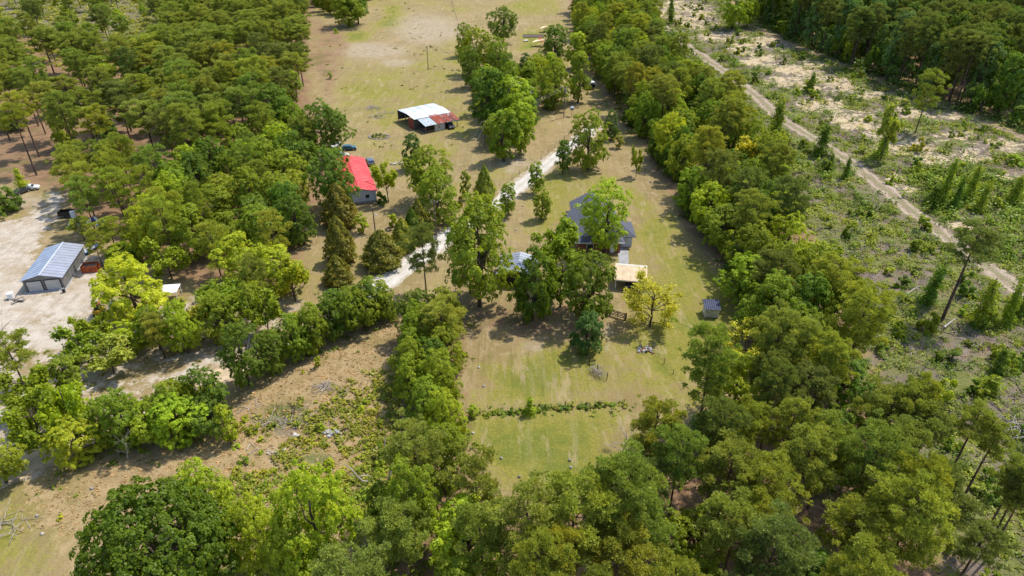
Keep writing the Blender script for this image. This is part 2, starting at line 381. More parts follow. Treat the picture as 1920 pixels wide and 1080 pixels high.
def ribbon(name, line, w0, w1, mat, z=.02, step=.6, jit=.35, crown=.05):
    pts = [];
    for i in range(len(line)-1):
        a = Vector(line[i]); b = Vector(line[i+1]); n = max(1, int((b-a).length/step))
        for k in range(n): pts.append(a.lerp(b, k/n))
    pts.append(Vector(line[-1])); n = len(pts)
    sm = [sum((pts[min(max(i+d, 0), n-1)] for d in range(-6, 7)), Vector((0, 0)))/13 for i in range(n)]
    V = []; Fq = []; C = 9; ac = []
    ja = 0; jb = 0
    for i, p in enumerate(sm):
        d = (sm[min(i+1, n-1)]-sm[max(i-1, 0)]).normalized(); q = Vector((-d.y, d.x))
        wd = w0+(w1-w0)*i/n; ja = ja*.75+rnd.gauss(0, jit)*.5; jb = jb*.75+rnd.gauss(0, jit)*.5
        for c in range(C):
            t = c/(C-1); o = (t-.5)*wd + (ja if t < .5 else jb)*abs(2*t-1)**2
            u = abs(2*t-1)
            zz = z*.6 + crown*(1-u**4)*.6 - .02*(abs(u-.45) < .15)
            V.append((p.x+q.x*o, p.y+q.y*o, max(zz, .006)))
    for i in range(n-1):
        for c in range(C-1):
            a = i*C+c; Fq.append((a, a+1, a+C+1, a+C)); ac.append(abs((c+.5)/(C-1)-.5)*2)
    return tag(link(name, mesh_np(name, V, Fq, mat, ac, smooth=True)), kind='structure')
ribbon('gravel_road', GRAVEL, 6.0, 3.2, road_material('pale_gravel', (.50, .46, .40), (.62, .59, .54), (.44, .38, .31), rut=(.40, .35, .27)), jit=.16)
ribbon('sand_road', SANDRD, 5.2, 4.9, road_material('beige_sand', (.50, .37, .22), (.56, .43, .28), (.48, .38, .27), rut=(.40, .30, .2)), jit=.25)
ribbon('dirt_track', TRACK, 6.8, 4.8, road_material('bare_dirt', (.24, .17, .12), (.33, .25, .18), (.46, .38, .29), (.17, .16, .08), rut=(.26, .22, .14)), jit=.9)
ribbon('forest_edge_track', TRACK2, 3.2, 3.2, road_material('reddish_dirt', (.22, .13, .085), (.33, .22, .155), (.36, .28, .22), (.13, .1, .06), rut=(.24, .18, .11)), jit=.6)

# ------------------------------------------------------------------ plant geometry
def leaves(Pn, N, size, v, rs, elong=1.25):
    """diamond leaf sprays at Pn (n,3), facing N"""
    n = len(Pn); N = N/np.linalg.norm(N, axis=1, keepdims=True)
    r = rs.normal(size=(n, 3)); u = np.cross(N, r); u /= np.linalg.norm(u, axis=1, keepdims=True)+1e-9
    w_ = np.cross(N, u)
    s = (np.asarray(size)*rs.uniform(.65, 1.35, n))[:, None]
    V = np.empty((n, 4, 3))
    V[:, 0] = Pn-u*s*.5*elong; V[:, 1] = Pn+w_*s*.42+N*s*.12; V[:, 2] = Pn+u*s*.5*elong; V[:, 3] = Pn-w_*s*.42+N*s*.12
    return V.reshape(-1, 3), np.arange(n*4).reshape(n, 4), v
def dirs(rs, n, zmin=-1.0):
    z = rs.uniform(zmin, 1, n); a = rs.uniform(0, 2*np.pi, n); q = np.sqrt(1-z*z)
    return np.stack([q*np.cos(a), q*np.sin(a), z], 1)
def broad_crown(rs, h, wd, z0, nl, n, leaf, shape='round', sub=.62, per=34):
    """crown of boughs, each bough set with many small leaf sprays; returns V,F,v, bough centres"""
    R = wd/2; cz = z0+(h-z0)*.5; rz = (h-z0)/2
    L = []; rad = []; ph = rs.uniform(0, 6.28, 4)
    for i in range(nl*10):
        if len(L) >= nl: break
        t = rs.uniform(-1, 1); a = rs.uniform(0, 6.2832)
        if shape == 'tall': prof = (1-abs(t)**2.2)**.5*(.85+.15*t) if t > 0 else (1-abs(t)**3)**.5
        elif shape == 'dome': prof = (1-max(t, 0)**2.4)**.5*(1 if t > -.6 else .85)
        else: prof = (1-max(t, 0)**2.0)**.5 if t > 0 else (1-abs(t)**3.5)**.5
        irr = 1+.20*math.sin(2*a+ph[0]+t*2)+.13*math.sin(3*a+ph[1]-t*4)+.10*math.sin(5*a+ph[2]+t*7)
        k = rs.uniform(.25, .95)**.55*prof*irr
        if shape == 'dome': k = rs.uniform(.72, .97)*prof*(1+(irr-1)*.35)
        r = R*rs.uniform(.12, .25)*(1.1 if shape == 'tall' else 1)
        c = np.array([math.cos(a)*k*(R-r*.6), math.sin(a)*k*(R-r*.6), cz+t*(rz-r*.5)])
        if all(np.linalg.norm(c-o) > (r+q)*.55 for o, q in zip(L, rad)):
            L.append(c); rad.append(r)
    L = np.array(L); rad = np.array(rad)
    m = n//per; p = rad**2; p /= p.sum()
    wc = rs.choice(len(L), m, p=p); d = dirs(rs, m, -.7)
    C = L[wc]+d*(rad[wc]*rs.uniform(.7, 1.3, m))[:, None]*np.array([1, 1, .85])
    D = np.linalg.norm(C[:, None, :]-L[None], axis=2)/rad[None]; D[np.arange(m), wc] = 9
    keep = D.min(1) > .75; C, d, wc = C[keep], d[keep], wc[keep]; m = len(C)
    out = C-np.array([0, 0, cz]); out /= np.linalg.norm(out, axis=1, keepdims=True)+1e-9
    nv = d*.35+out*.45+np.array([0, 0, .65])+rs.normal(0, .2, (m, 3)); nv /= np.linalg.norm(nv, axis=1, keepdims=True)
    e1 = np.cross(nv, rs.normal(size=(m, 3))); e1 /= np.linalg.norm(e1, axis=1, keepdims=True); e2 = np.cross(nv, e1)
    sr = sub*(R/5.75)**.5*rs.uniform(.55, 1.35, m)
    q = np.sqrt(rs.uniform(0, 1, (m, per))); b = rs.uniform(0, 6.2832, (m, per))
    el = rs.uniform(.55, 1.0, m)[:, None]
    u, w_ = q*np.cos(b), q*np.sin(b)*el
    off = u[..., None]*e1[:, None]+w_[..., None]*e2[:, None]
    Pn = C[:, None]+off*sr[:, None, None]+nv[:, None]*((.10-.42*q**2+rs.normal(0, .13, (m, per)))*sr[:, None])[..., None]
    N = nv[:, None]+off*.75+rs.normal(0, .38, (m, per, 3))
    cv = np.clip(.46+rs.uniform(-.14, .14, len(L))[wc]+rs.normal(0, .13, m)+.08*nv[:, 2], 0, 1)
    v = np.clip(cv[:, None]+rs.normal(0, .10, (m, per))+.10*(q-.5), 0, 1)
    return leaves(Pn.reshape(-1, 3), N.reshape(-1, 3), leaf, v.ravel(), rs), L, rad
def tubes_mesh(segs, sides, name, mat):
    V = []; Fq = []; b = 0
    an = np.arange(sides)*2*np.pi/sides
    for pts, rads in segs:
        pts = np.asarray(pts, float); m = len(pts)
        for i in range(m):
            d = pts[min(i+1, m-1)]-pts[max(i-1, 0)]; d = d/(np.linalg.norm(d)+1e-9)
            a = np.cross(d, (.31, .95, .05)); a /= np.linalg.norm(a); c = np.cross(d, a)
            V.append(pts[i]+rads[i]*(np.cos(an)[:, None]*a+np.sin(an)[:, None]*c))
        for i in range(m-1):
            for k in range(sides):
                k2 = (k+1) % sides
                Fq.append((b+i*sides+k, b+i*sides+k2, b+(i+1)*sides+k2, b+(i+1)*sides+k))
        b += m*sides
    return mesh_np(name, np.concatenate(V), np.array(Fq), mat, smooth=True)
def limb(a, b, r0, r1, rs, n=4, wob=.12, sag=0.0):
    a = np.array(a, float); b = np.array(b, float); L = np.linalg.norm(b-a)
    pts = [a+(b-a)*t+rs.normal(0, wob*L*.25, 3)*(0 < i < n)+np.array([0, 0, -sag*L*math.sin(math.pi*t)]) for i, t in enumerate(np.linspace(0, 1, n+1))]
    return pts, np.linspace(r0, r1, n+1)

def make_broad(seed, h, wd, z0, nl, n, leaf, shape='round', limbs=9, stems=1, tr=.03, sub=.62):
    rs = np.random.default_rng(seed)
    (V, Fq, v), L, rad = broad_crown(rs, h, wd, z0, nl, n, leaf, shape, sub)
    segs = []
    fork = z0+(h-z0)*.22
    for s in range(stems):
        ox, oy = (0, 0) if stems == 1 else rs.uniform(-.5, .5, 2)
        top = (ox*2+rs.normal(0, .3), oy*2+rs.normal(0, .3), z0+(h-z0)*.72)
        segs.append(limb((ox, oy, -.3), top, h*tr, h*tr*.3, rs, 6, .05))
        base = segs[-1][0][3]
        o = rs.permutation(len(L))[:limbs]
        for q in o:
            c = L[q]; st = np.array(segs[-1-0][0][3]) if False else base+np.array([0, 0, rs.uniform(-.15, .25)*(h-z0)*.5])
            segs.append(limb(st, c, h*tr*.42, h*tr*.1, rs, 4, .12, .08))
            for _ in range(2):
                e = c+dirs(rs, 1, -.2)[0]*rad[q]*.9
                segs.append(limb(c, e, h*tr*.1, h*tr*.03, rs, 2, .1))
        stem_seg = segs
    return dict(h=h, w=wd, crown=mesh_np('crown', V, Fq, LEAF, v), trunk=tubes_mesh(segs, 6, 'trunk', BARK))

def tufts(rs, C, axis, ln, wd, v, nb=9):
    n = len(C); axis = axis/np.linalg.norm(axis, axis=1, keepdims=True)
    D = axis[:, None, :]*1.0+rs.normal(0, .62, (n, nb, 3)); D /= np.linalg.norm(D, axis=2, keepdims=True)
    s = np.cross(D, rs.normal(size=(n, nb, 3))); s /= np.linalg.norm(s, axis=2, keepdims=True)+1e-9
    l = (ln*rs.uniform(.7, 1.25, (n, nb)))[..., None]
    V = np.empty((n, nb, 3, 3)); b = C[:, None, :]
    V[:, :, 0] = b-s*wd*.35; V[:, :, 1] = b+s*wd*.35; V[:, :, 2] = b+D*l
    V[:, :, 1] += D*l*.55+s*wd*.5; V[:, :, 0] += D*l*.1
    return V.reshape(-1, 3), np.arange(n*nb*3).reshape(-1, 3), np.repeat(v, nb)
def make_pine(seed, h, wd, cb, nt, lean=0.0, nbr=30, pad=1.0, ln=.5):
    rs = np.random.default_rng(seed); R = wd/2; segs = []
    lx, ly = rs.normal(0, .012, 2)*h+np.array([lean, 0])
    def ax(z): t = z/h; return np.array([lx*t*t+.12*math.sin(3*t+seed), ly*t*t, z])
    zs = np.linspace(-.3, h*.97, 9)
    segs.append(([ax(z) for z in zs], [h*.0135*(1-.8*max(z, 0)/h)+.015 for z in zs]))
    pads = []; pr = []
    z0 = h*cb; az = rs.uniform(0, 6.28)
    for i in range(nbr):
        t = (i+.5)/nbr; z = z0+(h*.95-z0)*t; az += 2.4+rs.normal(0, .4)
        prof = math.sin(math.pi*min(1, (.22+.70*t)))**.6 if t < .75 else (1-(t-.75)/.25*.62)
        ll = R*prof*rs.uniform(.45, 1.08)*.92
        a = ax(z); e = a+np.array([math.cos(az)*ll, math.sin(az)*ll, ll*rs.uniform(.12, .45)+.2*(1-t)])
        segs.append(limb(a, e, h*.0042*(1-.5*t), .02, rs, 3, .12, .08))
        pads.append(e); pr.append(pad*rs.uniform(.75, 1.2))
        if ll > R*.5:
            m = a+(e-a)*rs.uniform(.5, .7)+rs.normal(0, .45, 3); pads.append(m+np.array([0, 0, .3])); pr.append(pad*rs.uniform(.45, .8))
            m2 = e+np.array([rs.normal(0, 1), rs.normal(0, 1), rs.uniform(-.3, .8)])*1.1; pads.append(m2); pr.append(pad*rs.uniform(.35, .7)); segs.append(limb(a+(e-a)*.7, m2, .03, .012, rs, 2, .1))
    pads.append(ax(h*.95)+np.array([0, 0, .1])); pr.append(pad*1.0)
    for k in range(3): # dead stubs under the crown
        z = z0*rs.uniform(.7, 1); a = ax(z); q = rs.uniform(0, 6.28)
        segs.append(limb(a, a+np.array([math.cos(q), math.sin(q), .1])*rs.uniform(.6, 1.6), .04, .012, rs, 2, .1))
    pads = np.array(pads); pr = np.array(pr); p = pr**2; p /= p.sum()
    wch = rs.choice(len(pads), nt, p=p); d = dirs(rs, nt, -.5)
    C = pads[wch]+d*(pr[wch]*rs.uniform(.35, 1.2, nt))[:, None]*np.array([1, 1, .68])
    out = C-np.array([0, 0, (z0+h)/2]); out[:, 2] *= .6; out /= np.linalg.norm(out, axis=1, keepdims=True)
    axis = d*.55+out*.35+np.array([0, 0, .65])
    pv = rs.uniform(-.12, .12, len(pads))
    v = np.clip(.48+pv[wch]+rs.normal(0, .15, nt)+.1*d[:, 2], 0, 1)
    V, Fq, vf = tufts(rs, C, axis, ln, .095, v, 8)
    return dict(h=h, w=wd, crown=mesh_np('crown', V, Fq, NEEDLE, vf), trunk=tubes_mesh(segs, 5, 'trunk', PBARK))
def make_cone(seed, h, wd, n, leaf, power=.8, belly=.22, mat=None):
    rs = np.random.default_rng(seed)
    t = rs.beta(1.15, 1.5, n); a = rs.uniform(0, 6.2832, n)
    prof = np.where(t < belly, .72+.28*np.sin(t/belly*math.pi/2), np.power(np.clip((1-t)/(1-belly), 0, 1), power))
    lump = 1+.13*np.sin(a*5+t*9+seed)+.10*np.sin(a*9-t*21+seed)+.08*np.sin(a*3+t*33)
    r = wd/2*prof*lump*rs.uniform(.72, 1.06, n)**.7
    Pn = np.stack([np.cos(a)*r, np.sin(a)*r, .15+t*(h-.2)], 1)
    N = np.stack([np.cos(a), np.sin(a), np.full(n, .45)], 1)+rs.normal(0, .45, (n, 3))
    v = np.clip(.45+.22*np.sin(a*4+t*14)+rs.normal(0, .16, n), 0, 1)
    V, Fq, v = leaves(Pn, N, leaf, v, rs, 1.6)
    segs = [limb((0, 0, -.2), (0, 0, h*.92), h*.02, .02, rs, 5, .03)]
    return dict(h=h, w=wd, crown=mesh_np('crown', V, Fq, mat or LEAF, v), trunk=tubes_mesh(segs, 6, 'trunk', BARK))
def make_airy(seed, h, wd, z0, n, leaf, nb=16, name='trunk'):
    """open crown: real branching skeleton with leaves strung along the outer twigs"""
    rs = np.random.default_rng(seed); segs = []; tips = []
    segs.append(limb((0, 0, -.2), (rs.normal(0, .3), rs.normal(0, .3), h*.62), h*.018, h*.008, rs, 6, .05))
    tr = segs[0][0]
    def grow(a, d, L, r, lev):
        e = a+d*L; sg = limb(a, e, r, r*.45, rs, 4, .1, -.03); segs.append(sg)
        if lev == 0: tips.append((sg[0], L)); return
        for _ in range(3 if lev == 2 else 4):
            t = rs.uniform(.4, 1); p = np.array(sg[0][0])+(np.array(sg[0][-1])-np.array(sg[0][0]))*t
            nd = d+rs.normal(0, .5, 3)+np.array([0, 0, .12]); nd /= np.linalg.norm(nd)
            grow(p, nd, L*rs.uniform(.42, .62), r*.5, lev-1)
        tips.append((sg[0][2:], L*.5))
    for i in range(nb):
        t = rs.uniform(.3, 1); p = np.array(tr[int(t*5.99)]); az = i*2.4+rs.normal(0, .3)
        el = rs.uniform(.15, 1.0)*(1 if t < .9 else 1.3)
        d = np.array([math.cos(az)*math.cos(el), math.sin(az)*math.cos(el), math.sin(el)])
        ll = (wd/2)*.78/max(.55, math.cos(el)); ll = min(ll, (h-p[2])*.9/max(.2, math.sin(el)))
        grow(p, d, ll*.72, h*.0075, 2)
    C = []; per = max(1, n//len(tips))
    for pts, L in tips:
        pts = np.array(pts); k = rs.integers(0, len(pts)-1, per); t = rs.uniform(0, 1, per)[:, None]
        C.append(pts[k]*(1-t)+pts[k+1]*t+rs.normal(0, .28, (per, 3)))
    C = np.concatenate(C); m = len(C)
    N = rs.normal(0, .7, (m, 3))+np.array([0, 0, .8])
    V, Fq, v = leaves(C, N, leaf, np.clip(rs.normal(.5, .2, m), 0, 1), rs)
    hh = C[:, 2].max(); ww = 2*np.percentile(np.hypot(C[:, 0], C[:, 1]), 97)
    return dict(h=hh, w=ww, crown=mesh_np('crown', V, Fq, LEAF, v), trunk=tubes_mesh(segs, 5, 'trunk', BARK))
def make_snag(seed, h, wd, n):
    rs = np.random.default_rng(seed); segs = [limb((0, 0, -.3), (rs.normal(0, .3), rs.normal(0, .3), h), .16, .05, rs, 6, .04)]
    for i in range(5):
        z = h*rs.uniform(.5, 1); a = rs.uniform(0, 6.28); p = np.array(segs[0][0][int(min(5, z/h*6))])
        segs.append(limb(p, p+np.array([math.cos(a), math.sin(a), .5])*rs.uniform(.4, 1.1), .05, .015, rs, 2, .1))
    t = rs.beta(1.0, 1.5, n); a = rs.uniform(0, 6.28, n)
    r = wd/2*(.95-.5*t)*(1+.35*np.sin(t*(11+seed%5*3)+a*2+seed)+.3*np.sin(t*31+a*3+seed)+.5*(np.sin(t*7+seed*1.7) > .6))*rs.uniform(.3, 1.25, n)
    lean = np.array(segs[0][0][-1])[:2]
    Pn = np.stack([np.cos(a)*r+lean[0]*t, np.sin(a)*r+lean[1]*t, t*h*.99], 1)
    N = np.stack([np.cos(a), np.sin(a), np.full(n, .5)], 1)+rs.normal(0, .5, (n, 3))
    V, Fq, v = leaves(Pn, N, .27, np.clip(rs.normal(.5, .2, n), 0, 1), rs)
    return dict(h=h, w=wd, crown=mesh_np('vine_leaves', V, Fq, LEAF, v), trunk=tubes_mesh(segs, 6, 'trunk', BARK))
def make_bush(seed, n, leaf=.3):
    rs = np.random.default_rng(seed)
    (V, Fq, v), L, rad = broad_crown(rs, 2.0, 2.6, -.3, 9, n, leaf, sub=.55, per=14)
    V[:, 2] = np.maximum(V[:, 2], .02)
    segs = [limb((0, 0, -.1), c*.9, .05, .02, rs, 2) for c in L[:5]]
    return dict(h=2.0, w=2.6, crown=mesh_np('foliage', V, Fq, LEAF, v), trunk=tubes_mesh(segs, 4, 'stem', BARK))
def make_bare(seed, h, wd, nb=9):
    rs = np.random.default_rng(seed); segs = [limb((0, 0, -.2), (rs.normal(0, .5), rs.normal(0, .5), h), h*.016, .03, rs, 6, .06)]
    for i in range(nb):
        t = rs.uniform(.4, .95); p = np.array(segs[0][0][int(t*6)]); a = i*2.4; el = rs.uniform(.3, 1.0)
        d = np.array([math.cos(a)*math.cos(el), math.sin(a)*math.cos(el), math.sin(el)]); L = wd*.5*rs.uniform(.6, 1)
        s = limb(p, p+d*L, h*.006, .02, rs, 3, .12); segs.append(s)
        for _ in range(3):
            q = np.array(s[0][rs.integers(1, 4)]); nd = d+rs.normal(0, .5, 3); nd /= np.linalg.norm(nd)
            segs.append(limb(q, q+nd*L*.5, h*.003, .012, rs, 2, .1))
    return dict(h=h, w=wd, crown=None, trunk=tubes_mesh(segs, 5, 'trunk', DEADW))

VAR = {
 'oak': [make_broad(100+i, 13, 11.5, .5+.5*(i % 3), 60, 26000, .24, 'round', 12, sub=.52) for i in range(7)],
 'bigoak': [make_broad(150+i, 12, 17, .8, 190, 85000, .27, 'dome', 14, tr=.04, sub=.44) for i in range(1)],
 'maple': [make_broad(170+i, 11, 7.0, .8, 60, 14500, .235, 'tall', 7) for i in range(4)],
 'tallpair': [make_broad(180+i, 16, 11.0, 2.2, 100, 20000, .27, 'tall', 12, stems=2, tr=.018) for i in range(2)],
 'young': [make_broad(190+i, 7, 4.6, .8, 34, 6000, .22, 'tall', 6) for i in range(4)],
 'loose': [make_airy(200+i, 10, 7.5, 1.5, 3600, .40, 12) for i in range(5)],
 'airy': [make_airy(210+i, 11, 10.5, 2, 4200, .30, 16) for i in range(2)],
 'pine': [make_pine(220+i, 18, 8.6, .38+.06*(i % 3), 4600, 0, 46, .80, .36) for i in range(7)],
 'tallpine': [make_pine(240+i, 23, 8.0, .62, 3200, .5, 28, .85, .36) for i in range(4)],
 'openpine': [make_pine(250+i, 14, 8.5, .36, 3000, 0, 28, .8, .36) for i in range(3)],
 'cedar': [make_cone(260+i, 9, 6.2, 5200, .34, .62+.12*i, .22) for i in range(3)],
 'magnolia': [make_broad(270+i, 9, 7.5, .2, 55, 15000, .235, 'round', 6) for i in range(2)],
 'snag': [make_snag(280+i, 9, 1.9, 1900) for i in range(6)],
 'bush': [make_bush(290+i, 1100, .26) for i in range(5)],
 'bare': [make_bare(300+i, 8, 7) for i in range(2)],
}
NAMES = {'oak': ('oak_tree', 'oak tree'), 'bigoak': ('oak_tree', 'oak tree'), 'maple': ('broadleaf_tree', 'tree'), 'tallpair': ('broadleaf_tree', 'tree'), 'young': ('young_tree', 'tree'),
         'loose': ('thin_tree', 'tree'), 'airy': ('thin_tree', 'tree'), 'pine': ('pine_tree', 'pine tree'), 'tallpine': ('pine_tree', 'pine tree'), 'openpine': ('pine_tree', 'pine tree'),
         'cedar': ('cedar_tree', 'cedar tree'), 'magnolia': ('magnolia_tree', 'tree'), 'snag': ('vine_covered_snag', 'dead tree'), 'bush': ('bush', 'bush'), 'bare': ('dead_tree', 'dead tree')}
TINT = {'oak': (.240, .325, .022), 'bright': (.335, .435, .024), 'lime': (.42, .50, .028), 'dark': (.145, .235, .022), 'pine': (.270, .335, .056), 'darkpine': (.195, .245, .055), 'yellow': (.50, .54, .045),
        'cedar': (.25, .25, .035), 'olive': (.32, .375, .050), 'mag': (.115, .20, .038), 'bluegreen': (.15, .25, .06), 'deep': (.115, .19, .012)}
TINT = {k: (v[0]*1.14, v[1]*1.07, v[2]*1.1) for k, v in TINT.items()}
count = {}
PLACED = []
def plant(kind, x, y, h, wd, tint='oak', label=None, group=None, rz=None, jit=.10, tilt=None):
    vs = VAR[kind]; var = vs[rnd.randrange(len(vs))]
    nm, cat = NAMES[kind]
    if kind == 'oak' and label and 'leafy tree' in label: nm, cat = 'broadleaf_tree', 'tree'
    z = H1(x, y)
    o = empty(nm, (x, y, z-.02), rnd.uniform(0, 6.28) if rz is None else rz, label, cat, group)
    if tilt: o.rotation_euler = (tilt[0], tilt[1], o.rotation_euler[2])
    c = TINT[tint] if isinstance(tint, str) else tint
    k = 1+rnd.uniform(-jit, jit)
    t = (c[0]*k*(1+rnd.uniform(-jit, jit)*.9), c[1]*k, c[2]*k*(1+rnd.uniform(-jit, jit)), 1)
    s = (wd/var['w'], wd/var['w'], h/var['h'])
    if var['trunk']:
        a = link('stem' if kind == 'bush' else 'trunk', var['trunk'], o); a.scale = s
    if var['crown']:
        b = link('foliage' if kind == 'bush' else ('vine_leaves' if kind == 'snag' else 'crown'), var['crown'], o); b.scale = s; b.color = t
    PLACED.append((x, y, wd/2)); count[nm] = count.get(nm, 0)+1
    return o
def topz(x, y, ty):
    lo, hi = 0, 60
    for _ in range(40):
        m = (lo+hi)/2
        if P(x, y, m)[1] > ty: lo = m
        else: hi = m
    return lo
def T(kind, bx, by, ty, wpx, tint, label, group=None, **kw):
    x, y = G(bx, by); h = topz(x, y, ty); wd = wpx/PX_M(x, y, h*.55)
    return plant(kind, x, y, h, wd, tint, label, group, jit=.04, **kw)
